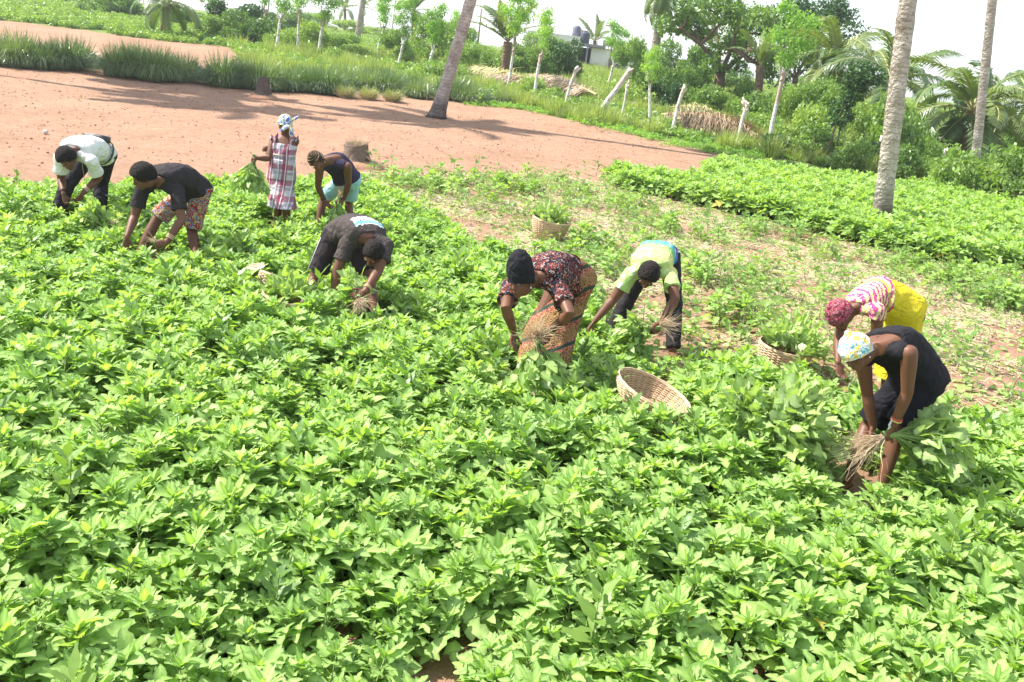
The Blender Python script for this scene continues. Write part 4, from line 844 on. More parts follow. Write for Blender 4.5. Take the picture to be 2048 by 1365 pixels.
    # eyes
    ge=Geo()
    for q in (-1,1): ge.lump(hd+crown*.004*s+side*q*.030*s+face*.0765*s,[side*.010*s,face*.006*s,crown*.0045*s],8,6)
    mobj('eyes',ge.mesh('eyes',[EYE],origin=org),root)
    J.update(org=org,root=root,crown=crown,face=face,side=side,front=front,secs=secs,bulge=bulge,fw=fw)
    return J
def spx(J): return J['spine']
def short_hair(J,thick=.012,mat=None):
    thick+=.008
    s=J['s']; g=Geo(); hd=J['head']; c,f,sd=J['crown'],J['face'],J['side']
    ctr=hd+c*.018*s-f*.014*s; R=(.074*s+thick,.092*s+thick,.095*s+thick); n=44;m=26; vs=[];fs=[]
    for i in range(m+1):
        t=PI*.98*i/m
        for k in range(n):
            q=2*PI*k/n; st,ct=math.sin(t),math.cos(t); dx,dy,dz=math.cos(q)*st,math.sin(q)*st,ct
            # hairline: keep the face and the neck free
            lim=-.22-.60*max(0,-dy)+.98*max(0,dy)**1.6*(1-.25*abs(dx))
            kk=1.0 if dz>lim else max(.72,1-.9*(lim-dz))
            nz=noise.noise(Vector((dx*9,dy*9,dz*9)))*.05+noise.noise(Vector((dx*30,dy*30,dz*30)))*.035
            vs.append(ctr+(sd*dx*R[0]+f*dy*R[1]+c*dz*R[2])*(kk+nz*(1 if kk==1 else 0)))
    for i in range(m):
        for k in range(n): fs.append((i*n+k,(i+1)*n+k,(i+1)*n+(k+1)%n,i*n+(k+1)%n))
    g.add(vs,fs); return mobj('hair',g.mesh('hair',[mat or HAIR],origin=J['org']),J['root'])
def garment(J,name,g,mat,vox=.010,disp=.012,dsize=.11,smooth=3):
    return remesh(mobj(name,g.mesh(name,[mat],origin=J['org']),J['root']),vox,smooth,disp*1.9,dsize*.8)
def shirt(J,mat,sleeve=.55,name='shirt',loose=.016,hem=-.10,neck=1.07,sag=.03,flare=.012,sleeves=True):
    g=Geo(); s=J['s']; secs=[q for q in J['secs'] if hem<=q[0]<=neck]
    secs=[(hem,J['secs'][1][1]+.01,J['secs'][1][2]+.015)]+[q for q in secs if q[0]>hem]
    secs=[(t,w+(.018 if .3<t<.6 else 0),d+(.015 if .3<t<.6 else 0)) for t,w,d in secs]
    g.loft(torso_rings(J,secs,J['back'],J['bulge'],loose,sag))
    for q in 'LR':
        S,E=J['S'+q],J['E'+q]; inn=J['N']*.65+S*.35
        if sleeves:
            e=S+(E-S)*sleeve; mid=S+(E-S)*sleeve*.5; dn=V3(0,0,-.008)
            g.tube([inn,S],[.070*s,.072*s],14,ends=True)
            g.tube([S,mid+dn,e+dn*1.5],[.072*s,.070*s,(.064+flare)*s],16)
        else:
            inn=J['N']*.26+S*.74; g.tube([J['N'],inn],[.070*s,.066*s],12,ends=True)
    return garment(J,name,g,mat)
def trousers(J,mat,length=.9,name='trousers',r0=.102,r1=.078,waist=.16,flare=0.0):
    g=Geo(); s=J['s']
    secs=[(t,w,d) for t,w,d in J['secs'] if t<=waist]+[(waist,J['secs'][3][1]*1.0,J['secs'][3][2])]
    g.loft(torso_rings(J,secs,J['back'],J['bulge'],.012))
    for q in 'LR':
        H,K,A=J['H'+q],J['K'+q],J['A'+q]
        if length<=1:  # fraction of the thigh
            e=H+(K-H)*length; g.tube([H+(H-K)*.05,H+(K-H)*length*.5,e],[r0*s,(r0-.006)*s,(r0-.012+flare)*s],16)
        else:
            e=K+(A-K)*(length-1); g.tube([H+(H-K)*.05,H+(K-H)*.5,K,K+(A-K)*(length-1)*.5,e],[r0*s,(r0-.012)*s,r1*s,(r1-.004)*s,(r1-.008+flare)*s],16)
    return garment(J,name,g,mat)
def skirt(J,mat,top=.25,length=.75,w0=None,name='skirt',pleat=.010,wide=1.15,n=64,m=26,axis=None):
    """cloth hanging from the hips: starts on the bent waist and falls straight down"""
    s=J['s']; rings=[]
    C=(J['P']+J['N'])/2+J['back']*J['bulge']*2
    legc=lambda z:[(J['H'+q]+(J['K'+q]-J['H'+q])*min(1,max(0,(J['H'+q][2]-z)/max(.05,J['H'+q][2]-J['K'+q][2]))) if z>J['K'+q][2] else J['K'+q]+(J['A'+q]-J['K'+q])*min(1,(J['K'+q][2]-z)/max(.05,J['K'+q][2]-J['A'+q][2]))) for q in 'LR']
    base=torso_rings(J,[(top,.150*s,.115*s),(top*.5,.165*s,.122*s),(0,.178*s,.132*s),(-.08,.180*s,.135*s)],J['back'],J['bulge'],.022)
    # resample the waist rings to n points
    def res(r):
        r=np.array(r); k=len(r); u=np.arange(n)*k/n; i=u.astype(int); f=(u-i)[:,None]; return r[i%k]*(1-f)+r[(i+1)%k]*f
    R0=[res(r) for r in base]; last=R0[-1]; c0=last.mean(0)
    zb=c0[2]-length*s; fwd=-J['back']
    for i in range(1,m+1):
        t=i/m; z=c0[2]+(zb-c0[2])*t; a,b=legc(z); c=(a+b)/2; sp=np.linalg.norm((b-a)[:2])/2+.085*s
        lat=J['hlat'].copy(); lat[2]=0; lat=unit(lat); ff=V3(-lat[1],lat[0],0); rear=J['back']-J['spine']; ff=ff if ff@rear>0 else -ff
        rr=[]
        for k in range(n):
            q=2*PI*k/n
            wx=max(sp,.15*s*(1+(wide-1)*t)); wy=max((.125+.05*t*(wide-1)/.15*.4)*s,abs((b-a)@ff)/2+.10*s)
            pl=1+pleat*8*t*(math.sin(q*9+1.3*math.sin(q*2)+2*t)*.12+math.sin(q*4.3+1)*.10)
            tgt=V3(*(c+lat*math.cos(q)*wx*pl+ff*math.sin(q)*wy*pl)[:2],z)
            bl=min(1,t*2.6); bl=bl*bl*(3-2*bl)*.5+bl*.5; rr.append(V3(last[k][0]*(1-bl)+tgt[0]*bl,last[k][1]*(1-bl)+tgt[1]*bl,(last[k][2])*(1-bl)+tgt[2]*bl))
        R0.append(np.array(rr))
    vs=[p for r in R0 for p in r]; fs=[]; L=len(R0); uv=[]
    for i in range(L-1):
        for k in range(n): fs.append((i*n+k,i*n+(k+1)%n,(i+1)*n+(k+1)%n,(i+1)*n+k))
    g=Geo(); g.add(vs,fs); o=mobj(name,g.mesh(name,[mat],origin=J['org']),J['root'])
    me=o.data; u=me.attributes.new('around','FLOAT','POINT'); u.data.foreach_set('value',[abs(((k/n)*2)%2-1) for i in range(L) for k in range(n)])
    v=me.attributes.new('down','FLOAT','POINT'); v.data.foreach_set('value',[i/(L-1) for i in range(L) for k in range(n)])
    so=o.modifiers.new('cloth','SOLIDIFY'); so.thickness=.004; su=o.modifiers.new('soft','SUBSURF'); su.levels=1; su.render_levels=1
    return o
def bands(J,q,ts,cols,r=.030):
    for t,c in zip(ts,cols):
        g=Geo(); E,W_=J['E'+q],J['W'+q]; d=unit(W_-E); p=E+(W_-E)*t; a=unit(np.cross(d,V3(.2,.3,1))); b=np.cross(d,a); s=J['s']
        rings=[]
        for k in range(20):
            u=2*PI*k/20; c0=p+(a*math.cos(u)+b*math.sin(u))*r*s; o_=unit(c0-p)
            rings.append([c0+.004*(o_*math.cos(v)+d*math.sin(v)*1.3) for v in [2*PI*j/6 for j in range(6)]])
        g.loft(rings,closed=True); mobj('wristband',g.mesh('wristband',[plain('band',c,.6)],origin=J['org']),J['root'])
def wrap(J,mat,tall=.0,lean=(0,0),name='headscarf',knot=None,folds=7,amp=.05,low=-.12,puff=.03,tail=None):
    """cloth wound round the head with spiral folds"""
    s=J['s']; hd=J['head']; c,f,sd=J['crown'],J['face'],J['side']; g=Geo(); n=56;m=30; vs=[];fs=[]
    ctr=hd+c*.02*s-f*.014*s
    for i in range(m+1):
        t=PI*.62*i/m
        for k in range(n):
            q=2*PI*k/n; st,ct=math.sin(t),math.cos(t); dx,dy=math.cos(q)*st,math.sin(q)*st
            h=ct*(.095*s+puff)+ (tall*max(0,ct)**.6 if tall else 0)
            w=1+.12*max(0,ct)*(1 if tall else 0)
            # lower edge: high on the brow, low on the nape
            if t>PI*.5: h+= (t-PI*.5)*(.10*dy)*s
            sp=math.sin(folds*(t*1.6)+q*1.0+1.8*math.sin(q+.7))*amp*.35+noise.noise(Vector((dx*4,dy*4,ct*4+q)))*amp*.5 if False else math.sin(folds*2*(t)+2.2*math.sin(q+.7)+noise.noise(Vector((dx*2,dy*2,ct*3)))*3)*amp*.30+noise.noise(Vector((dx*5,dy*5,ct*5)))*amp*.8
            vs.append(ctr+sd*(dx*(.074*s+puff)*w*(1+sp))+f*(dy*(.092*s+puff)*w*(1+sp))+c*(h*(1+sp*.6))+ (sd*lean[0]+f*lean[1])*max(0,ct)*tall)
    for i in range(m):
        for k in range(n): fs.append((i*n+k,(i+1)*n+k,(i+1)*n+(k+1)%n,i*n+(k+1)%n))
    g.add(vs,fs)
    if knot is not None:
        kp=ctr+sd*knot[0]*s+f*knot[1]*s+c*knot[2]*s; rr=knot[3]
        for j in range(4):
            a=j*1.6; g.lump(kp+(sd*math.cos(a)+c*math.sin(a))*rr*.5,[sd*rr*.7,f*rr*.6,c*rr*.55],10,7)
    if tail is not None:
        for (a0,pts,rad) in tail:
            P0=ctr+sd*a0[0]*s+f*a0[1]*s+c*a0[2]*s; g.tube([P0]+[P0+sd*x+f*y+c*z for x,y,z in pts],rad,10,ends=True,flat=.5)
    o=mobj(name,g.mesh(name,[mat],origin=J['org']),J['root']); so=o.modifiers.new('cloth','SOLIDIFY'); so.thickness=.004
    return o
# ---- cloth materials ----
def cloth(name,col,rough=.85,var=.10,fold=.35):
    n=N(name); p=n.obj(); c=n.mix(n.noise(p,6,4),tuple(v*(1-var) for v in col),tuple(min(1,v*(1+var)) for v in col))
    h=n.math('ADD',n.noise(p,9,3,.5,1.2),n.math('MULTIPLY',n.noise(p,300,2),.10))
    q=n.bsdf(c,rough,.15,n.bump(h,min(1,fold*1.7),.07)); return n.done(q)
def C_bump(n,p,k=.35): return n.bump(n.math('ADD',n.noise(p,9,3,.5,1.2),n.math('MULTIPLY',n.noise(p,260,2),.10)),min(1,k*1.7),.07)
def mat_plaid(J):
    n=N('plaid_cotton'); p=n.obj(); w=n.noise(p,3,2)
    lat=J['lat']; x=n.math('ADD',n.dot(p,lat),n.math('MULTIPLY',w,.06)); z=n.math('ADD',n.dot(p,(0,0,1.25)),n.math('MULTIPLY',w,.05))
    def band(v,f,ph,lo,hi): return n.step(n.math('SINE',n.math('ADD',n.math('MULTIPLY',v,f),ph)),lo,hi)
    F=2*PI/.19
    c=n.mix(n.math('MULTIPLY',band(x,F,0,.35,.6),.82),(.56,.51,.55),(.26,.025,.07))
    c=n.mix(n.math('MULTIPLY',band(z,F*.8,1,.3,.6),.70),c,(.28,.03,.085))
    c=n.mix(n.math('MULTIPLY',band(x,F,2.4,.8,.9),.5),c,(.14,.11,.18)); c=n.mix(n.math('MULTIPLY',band(z,F*.8,3.5,.8,.92),.45),c,(.15,.12,.18))
    c=n.mix(n.math('MULTIPLY',band(x,F*2,4,.9,.96),.7),c,(.85,.82,.82))
    return n.done(n.bsdf(c,.85,.15,C_bump(n,p)))
def mat_blotch(name,stops,scale=14,dist=2.0,extra=None,interp='CONSTANT'):
    n=N(name); p=n.obj(); f=n.noise(p,scale,3,.6,dist); c=n.ramp(f,stops,interp)
    if extra:
        col,sc,lo,hi=extra; f2=n.noise(n.n('ShaderNodeVectorMath',{0:p,1:(3.1,7.7,1.3)},operation='ADD').outputs[0],sc,2,.5,1.5); c=n.mix(n.math('MULTIPLY',n.step(f2,lo,hi),n.step(f2,hi+.05,hi+.02)),c,col)
    return n.done(n.bsdf(c,.85,.15,C_bump(n,p)))
def mat_tiedye(J):
    n=N('tie_dye_cotton'); p=n.obj(); o=J['org']; sp=J['spine']; v=n.dot(p,sp,float((J['P']-o)@sp),1/.58)
    nz=n.noise(p,5,3,.5,.8); v=n.math('ADD',v,n.math('MULTIPLY',n.math('SUBTRACT',nz,.5),.30))
    c=n.ramp(v,[(.0,(.14,.03,.16)),(.16,(.08,.16,.55)),(.32,(.06,.36,.52)),(.50,(.14,.48,.20)),(.68,(.34,.55,.17)),(.86,(.62,.60,.22)),(1,(.42,.60,.20))])
    c=n.mix(n.step(n.noise(p,13,2,.5),.60,.68),c,(.86,.86,.84))
    return n.done(n.bsdf(c,.8,.15,C_bump(n,p)))
def mat_graffiti(J):
    """charcoal cotton; scribbled white lettering above a blue wave across the lower back"""
    n=N('charcoal_print_cotton'); p=n.obj(); o=J['org']; sp=J['spine']; lat=J['lat']
    base=n.mix(n.noise(p,6,4),(.062,.050,.047),(.085,.070,.065))
    ctr=J['P']*.10+J['N']*.90-o
    x=n.dot(p,lat,float(ctr@lat)); y=n.dot(p,-sp,float(ctr@(-sp))); b=n.dot(p,J['back'],float(ctr@J['back']))
    onb=n.step(b,.0,.02)
    wob=n.math('MULTIPLY',n.math('SUBTRACT',n.noise(n.comb(n.math('MULTIPLY',x,1.0),0,0),14,2),.5),.10)
    yy=n.math('ADD',y,wob); q=n.comb(x,n.math('MULTIPLY',y,1.4),0)
    inx=n.step(n.math('ABSOLUTE',x),.150,.142)
    letters=n.math('MULTIPLY',n.math('MULTIPLY',n.step(yy,-.035,-.028),n.step(yy,.062,.055)),n.step(n.vor(q,34,'DISTANCE_TO_EDGE'),.05,.09))
    letters=n.math('MULTIPLY',letters,n.step(n.noise(q,30,1),.38,.42))
    blue=n.math('MULTIPLY',n.step(yy,-.062,-.056),n.step(yy,-.022,-.028))
    edge=n.math('MULTIPLY',n.step(yy,-.072,-.068),n.step(yy,-.058,-.062))
    k=n.math('MULTIPLY',onb,inx)
    c=n.mix(n.math('MULTIPLY',blue,k),base,(.20,.52,.80)); c=n.mix(n.math('MULTIPLY',edge,k),c,(.8,.82,.84)); c=n.mix(n.math('MULTIPLY',letters,k),c,(.80,.82,.84))
    return n.done(n.bsdf(c,.85,.12,C_bump(n,p,.45)))
def mat_wax(J):
    n=N('wax_print_skirt'); p=n.obj(); lat=J['hlat']
    x=n.dot(p,lat); z=n.dot(p,(0,0,1)); d=n.math('SUBTRACT',n.math('MULTIPLY',z,.85),n.math('MULTIPLY',x,.52)); d=n.math('ADD',d,n.math('MULTIPLY',n.noise(p,4,2),.05))
    fr=n.math('FRACT',n.math('DIVIDE',d,.155))
    tan=n.mix(n.step(n.vor(p,95,'DISTANCE_TO_EDGE'),.10,.16),(.09,.045,.03),(.52,.30,.11))
    red=n.mix(n.step(n.vor(p,70),.38,.55),(.20,.025,.03),(.42,.20,.11))
    c=n.mix(n.step(fr,.50,.54),tan,red); c=n.mix(n.math('MULTIPLY',n.step(fr,.74,.77),n.step(fr,.93,.90)),c,(.035,.065,.045))
    return n.done(n.bsdf(c,.8,.15,C_bump(n,p,.5)))
def mat_stripes(name,J,ax,per,a,b,c3,wob=.04):
    n=N(name); p=n.obj(); v=n.math('ADD',n.dot(p,ax),n.math('MULTIPLY',n.noise(p,18,2),wob)); fr=n.math('FRACT',n.math('DIVIDE',v,per))
    c=n.mix(n.step(fr,.45,.5),a,b); c=n.mix(n.math('MULTIPLY',n.step(n.vor(p,55),.35,.25),.8),c,c3)
    return n.done(n.bsdf(c,.85,.15,C_bump(n,p)))
# ---- the nine field workers ----
def line_obj(J,name,pts,r,mat,n=6):
    g=Geo(); g.tube(pts,[r]*len(pts),n); return mobj(name,g.mesh(name,[mat],origin=J['org']),J['root'])
JJ={}
# 1 man in the white shirt
J=JJ['white']=person('man_white',PEOPLE['man_white'],'person in a white short-sleeved shirt and dark trousers bending at the far left',dict(crown=img(-.10,.38,.92),face=img(.10,-.95,.20),curlL=1.2,curlR=1.4))
short_hair(J,.024); shirt(J,cloth('white_cotton',(.80,.80,.74),fold=.5),.62,loose=.022,flare=.022); trousers(J,cloth('black_denim',(.030,.027,.034)),1.95,r1=.085)
bands(J,'L',(.84,.93),((.02,.015,.015),(.03,.02,.02)),.034); bands(J,'R',(.68,.74,.80),((.55,.45,.28),(.50,.42,.26),(.58,.48,.30)),.037)
line_obj(J,'neck_cord',[J['N']+J['front']*.07,J['N']*.7+J['P']*.3+J['front']*.13,J['N']*.66+J['P']*.34+V3(0,0,-.34)],.0035,plain('cord',(.5,.45,.35)))
g=Geo(); c=J['P']*.86+J['N']*.14+J['back']*.165; la,sp,bk=J['lat'],J['spine'],J['back']
R=[]
for t,k in ((-.045,.82),(-.035,1),(.035,1),(.045,.82)):
    R.append([c+bk*t+la*.15*k*math.copysign(abs(math.cos(q))**.5,math.cos(q))+sp*.085*k*math.copysign(abs(math.sin(q))**.5,math.sin(q)) for q in [2*PI*j/24 for j in range(24)]])
g.loft(R); bagm=plain('black_leather',(.022,.022,.026),.4,.5)
bag=empty('waist_bag',c,0,'black zipped waist bag resting on the lower back of the person in the white shirt','bag')
mobj('pouch',g.mesh('pouch',[bagm],origin=c),bag)
g=Geo(); g.tube([c+bk*.047+la*x+sp*.05 for x in (-.12,0,.12)],[.004]*3,6); mobj('zip',g.mesh('zip',[plain('zip',(.3,.3,.3),.4,.6)],origin=c),bag)
rg=torso_rings(J,[(.10,.17*J['s'],.128*J['s']),(.17,.17*J['s'],.128*J['s'])],J['back'],J['bulge'],.034,.03); g=Geo(); g.loft(rg,caps=False)
o=mobj('strap',g.mesh('strap',[bagm],origin=c),bag); m_=o.modifiers.new('t','SOLIDIFY'); m_.thickness=.005
# 2 man in the black tee and print shorts
J=JJ['black']=person('man_black',PEOPLE['man_black'],'person in a black t-shirt and red and blue patterned shorts bending low',dict(crown=img(-.28,.72,.62),face=img(-.70,-.65,.15),curlL=.9,curlR=1.3,bulge=.085))
short_hair(J,.028); shirt(J,cloth('black_cotton',(.036,.030,.032)),.62,loose=.02,hem=-.14)
trousers(J,mat_blotch('print_cotton',[(0,(.40,.37,.24)),(.42,(.30,.02,.035)),(.50,(.45,.40,.14)),(.535,(.09,.17,.36)),(.60,(.32,.02,.04)),(.67,(.45,.40,.2))],13,1.0),.93,'shorts',flare=.012)
bands(J,'R',(.74,.80,.86),((.62,.45,.25),(.6,.5,.35),(.62,.45,.25)),.037)
c0=J['N']+J['front']*.08; g=Geo()
line_obj(J,'necklace',[J['N']-J['lat']*.05,c0+V3(0,0,-.05),c0*.8+J['P']*.2+V3(0,0,-.20),c0*.55+J['P']*.45+V3(0,0,-.24)],.004,plain('bead_cord',(.45,.25,.15)))
for k in range(9):
    p=c0*(.86-.055*k)+J['P']*(.14+.055*k)+V3(0,0,-.17-.04*math.sin(k)); rings=[]
    for a in range(12): 
        u=2*PI*a/12; q=p+.022*(J['spine']*math.cos(u)+V3(0,0,1)*math.sin(u)); rings.append([q+.0035*(unit(q-p)*math.cos(v)+J['lat']*math.sin(v)) for v in (0,2.1,4.2)])
    g.loft(rings,closed=True)
mobj('chain',g.mesh('chain',[plain('chain',(.35,.2,.12),.5)],origin=J['org']),J['root'])
# 3 girl in the plaid dress, standing
J=JJ['girl']=person('girl',PEOPLE['girl'],'person standing upright in a plaid dress and blue-yellow headscarf, back turned',dict(fem=True,crown=img(-.02,1,-.05),face=img(-.62,-.12,-.75),back=V3(0,-1,0),bulge=.02,curlL=1.2,curlR=.7,fwd=V3(-.2,1,0)))
pl=mat_plaid(J); shirt(J,pl,.0,'bodice',.014,hem=.15,neck=.86,sag=0,sleeves=False)
g=Geo()
for q,sg in (('L',-1),('R',1)):
    S=J['S'+q]; N_=J['N']; a=S*.72+N_*.28
    pts=[a+J['back']*.12+V3(0,0,-.12),a+J['back']*.07+V3(0,0,.02),a+V3(0,0,.062),a+J['front']*.07+V3(0,0,.0),a+J['front']*.11+V3(0,0,-.12)]
    g.tube(pts,[.024,.030,.034,.030,.024],10,ends=True,flat=.35,flatdir=J['lat']*sg)
    pts=[S+J['back']*.06+V3(0,0,.01)+J['lat']*sg*.02,S+V3(0,0,.065)+J['lat']*sg*.03,S+J['front']*.06+V3(0,0,.01)+J['lat']*sg*.02]
    g.tube(pts,[.014,.018,.014],10,ends=True,flat=.4,flatdir=J['lat']*sg)
mobj('frill',g.mesh('frill',[pl],origin=J['org']),J['root'])
skirt(J,pl,.45,.36,name='skirt',wide=1.35,pleat=.018)
line_obj(J,'sash',[J['P']*.45+J['N']*.55+J['back']*.128-J['lat']*.10,J['P']*.45+J['N']*.55+J['back']*.135,J['P']*.42+J['N']*.58+J['back']*.125+J['lat']*.05],.009,plain('sash',(.45,.36,.28)))
scf=mat_blotch('blue_yellow_scarf',[(0,(.10,.18,.50)),(.45,(.58,.57,.24)),(.52,(.76,.74,.58)),(.565,(.07,.14,.48)),(.64,(.70,.68,.45))],13,1.0)
short_hair(J,.010)
wrap(J,scf,puff=.022,amp=.06,knot=(-.01,-.105,-.075,.030),tail=[((0,-.10,-.07),[(-.05,-.03,-.03),(-.10,-.03,-.075)],[.022,.034,.022]),((0,-.10,-.07),[(.03,-.035,-.05),(.02,-.04,-.13)],[.022,.032,.018]),((.05,-.08,.02),[(.05,-.03,.03),(.085,-.03,.06)],[.02,.028,.01])])
# 4 woman in navy
J=JJ['navy']=person('woman_navy',PEOPLE['woman_navy'],'person with coiled brown braids, navy sleeveless top and pale blue shorts',dict(fem=True,crown=img(-.38,.55,.75),face=img(.30,-.85,.30),curlL=.35,curlR=1.2,bulge=.06))
def braid_mat():
    n=N('golden_brown_braids'); p=n.obj(); h=J['head']-J['org']; c=J['crown']; a=J['side']; f=J['face']
    x=n.dot(p,a,float(h@a)); y=n.dot(p,f,float(h@f)); r=n.math('SQRT',n.math('ADD',n.math('MULTIPLY',x,x),n.math('MULTIPLY',y,y)))
    th=n.math('ARCTAN2',y,x); w=n.math('SINE',n.math('ADD',n.math('MULTIPLY',r,330),n.math('MULTIPLY',th,2)))
    w2=n.math('MULTIPLY',w,n.math('ADD',.4,n.noise(p,40,2)))
    col=n.ramp(w2,[(.0,(.025,.012,.008)),(.35,(.13,.065,.03)),(.8,(.38,.24,.10))])
    return n.done(n.bsdf(col,.55,.35,n.bump(w,1.0,.015)))
bm=braid_mat(); short_hair(J,.020,bm)
g=Geo(); ctr=J['head']+J['crown']*.115+J['face']*.0
for k in range(3):
    rings=[];R_=.052-.016*k
    for a in range(22):
        u=2*PI*a/22; q=ctr+J['crown']*(.012*k)+R_*(J['side']*math.cos(u)+J['face']*math.sin(u)); rr=.0125+.0035*math.sin(u*9)
        rings.append([q+rr*(unit(q-ctr-J['crown']*.012*k)*math.cos(v)+J['crown']*math.sin(v)) for v in [2*PI*j/8 for j in range(8)]])
    g.loft(rings,closed=True)
g.lump(ctr+J['crown']*.02,[J['side']*.02,J['face']*.02,J['crown']*.016]); mobj('hair_bun',g.mesh('hair_bun',[bm],origin=J['org']),J['root'])
shirt(J,cloth('navy_cotton',(.050,.038,.072)),.0,'top',.012,sleeves=False,neck=.98,hem=-.02)
wt=plain('white_trim',(.7,.68,.66))
for q in 'LR':
    S=J['S'+q]; a=S*.6+J['N']*.4; line_obj(J,'strap',[a+J['back']*.062-J['spine']*.14,a+J['back']*.076,a+J['spine']*.05+J['back']*.03],.005,wt)
trousers(J,cloth('pale_blue_cotton',(.36,.62,.66)),.78,'shorts',flare=.014,waist=.1)
for q in (-1,1): 
    g=Geo(); g.lump(J['head']-J['crown']*.05+J['side']*q*.082,[J['side']*.006,J['face']*.006,J['crown']*.009],8,6); mobj('earring',g.mesh('earring',[plain('pearl',(.8,.8,.78),.2,.6)],origin=J['org']),J['root'])
bands(J,'L',(.88,.93),((.04,.03,.03),(.25,.2,.15)),.033)
# 5 man in the charcoal printed tee
J=JJ['grey']=person('man_grey',PEOPLE['man_grey'],'person in a charcoal t-shirt with white and blue back print, legs apart',dict(crown=img(.14,.32,.94),face=img(-.35,-.9,.10),curlL=.5,curlR=1.2,bulge=.07))
short_hair(J,.012); shirt(J,mat_graffiti(J),.55,loose=.02,flare=.02,hem=-.08)
trousers(J,cloth('charcoal_jersey',(.040,.032,.034)),.84,'shorts',r0=.103,flare=.014)
wp=plain('white_piping',(.7,.7,.7))
for q,sg in (('L',-1),('R',1)):
    H,K=J['H'+q],J['K'+q]; line_obj(J,'piping',[H+(K-H)*t+J['hlat']*sg*.108*J['s'] for t in (.1,.5,.82)],.004,wp)
for sg in (-1,1): line_obj(J,'drawstring',[J['P']+J['front']*.14*J['s']+J['hlat']*sg*.012+V3(0,0,-.02),J['P']+J['front']*.15*J['s']+J['hlat']*sg*.016+V3(0,0,-.10)],.004,wp)
bands(J,'R',(.80,.86),((.6,.42,.22),(.6,.42,.22)),.036)
# 6 woman in the black head wrap
J=JJ['wrap']=person('woman_wrap',PEOPLE['woman_wrap'],'person in a tall black head wrap, dark floral blouse and orange printed skirt',dict(fem=True,crown=img(-.14,.90,.40),face=img(-.42,-.68,.52),curlL=.6,curlR=1.2,bulge=.08))
wrap(J,cloth('black_jersey',(.020,.019,.023),.8,fold=.6),tall=.10,folds=9,amp=.07,puff=.020,lean=(.0,-.1))
shirt(J,mat_blotch('dark_floral_cotton',[(0,(.02,.03,.07)),(.38,(.015,.015,.022)),(.535,(.30,.05,.03)),(.585,(.02,.015,.022)),(.66,(.34,.08,.04))],20,2.0,((.58,.54,.48),34,.60,.62)),.60,'blouse',.022,hem=.02,flare=.018,sag=.05)
skirt(J,mat_wax(J),.32,.62,wide=1.25,pleat=.016)
g=Geo(); lg=cloth('grey_leggings',(.36,.33,.30))
for q in 'LR': g.tube([J['K'+q]*.6+J['A'+q]*.4,J['K'+q]*.4+J['A'+q]*.6,J['A'+q]*.94+J['K'+q]*.06],[.072,.070,.064],14,ends=True)
garment(J,'leggings',g,lg)
for q in (-1,1):
    g=Geo(); g.lump(J['head']-J['crown']*.05+J['side']*q*.086,[J['side']*.006,J['face']*.006,J['crown']*.009],8,6); mobj('earring',g.mesh('earring',[plain('pearl',(.8,.8,.78),.2,.6)],origin=J['org']),J['root'])
bands(J,'R',(.86,.92),((.6,.45,.2),(.6,.45,.2)),.033)
# 7 man in tie-dye
J=JJ['tiedye']=person('man_tiedye',PEOPLE['man_tiedye'],'person in a green, yellow and blue tie-dye t-shirt and black trousers',dict(crown=img(.02,.35,.94),face=img(-.30,-.93,.10),curlL=.8,curlR=1.4,bulge=.06))
short_hair(J,.020); shirt(J,mat_tiedye(J),.55,loose=.018,flare=.016); trousers(J,cloth('black_denim',(.030,.026,.026)),1.97,r1=.080)
# 8 woman in the yellow wrapper
J=JJ['yellow']=person('woman_yellow',PEOPLE['woman_yellow'],'person in a dark red headscarf, pink blouse and bright yellow wrapper',dict(fem=True,crown=img(-.72,.45,.35),face=img(-.45,-.85,.25),curlL=.6,curlR=1.0,bulge=.11))
wrap(J,mat_blotch('dark_red_scarf',[(0,(.20,.012,.035)),(.44,(.50,.36,.38)),(.465,(.22,.014,.035)),(.58,(.52,.40,.42)),(.605,(.16,.012,.03))],30,1.5),puff=.034,amp=.09,folds=5,knot=(0,.02,.11,.03))
shirt(J,mat_stripes('pink_yellow_print',J,J['spine'],.040,(.66,.56,.24),(.44,.06,.20),(.70,.62,.42)),.18,'blouse',.016,hem=.56,flare=.012)
ym=cloth('yellow_cotton',(.76,.62,.035),.8,.12,.6)
shirt(J,ym,.0,'wrapper_top',.028,hem=-.04,neck=.66,sleeves=False,sag=.05)
skirt(J,ym,.30,.66,name='wrapper',wide=1.30,pleat=.014)
# 9 woman in black, front right
J=JJ['front']=person('woman_front',PEOPLE['woman_front'],'person in a white and yellow headscarf and black sleeveless top holding roots',dict(fem=True,crown=img(-.62,.74,.25),face=img(-.50,-.75,.30),curlL=.9,curlR=1.3,bulge=.10))
short_hair(J,.006)
wrap(J,mat_blotch('white_yellow_scarf',[(0,(.78,.80,.76)),(.38,(.70,.50,.06)),(.50,(.80,.80,.76)),(.57,(.05,.45,.50)),(.62,(.80,.80,.74)),(.70,(.72,.60,.15))],12,1.5),puff=.026,amp=.07,folds=5,knot=(.03,-.05,.09,.032))
shirt(J,cloth('black_ribbed_cotton',(.018,.017,.020),.8),.0,'top',.018,hem=-.12,neck=1.03,sleeves=False,sag=.05)
trousers(J,cloth('black_shorts_cotton',(.014,.014,.018)),.88,'shorts',r0=.110,flare=.02)
bands(J,'R',(.80,.86),((.62,.10,.06),(.65,.48,.15)),.035)
for q in (-1,1):
    for k in (0,1): g=Geo(); g.lump(J['head']-J['crown']*(.045-.035*k)+J['side']*q*.087-J['face']*.008*k,[J['side']*.005,J['face']*.005,J['crown']*.006],8,6); mobj('earring',g.mesh('earring',[plain('pearl',(.8,.8,.78),.2,.6)],origin=J['org']),J['root'])
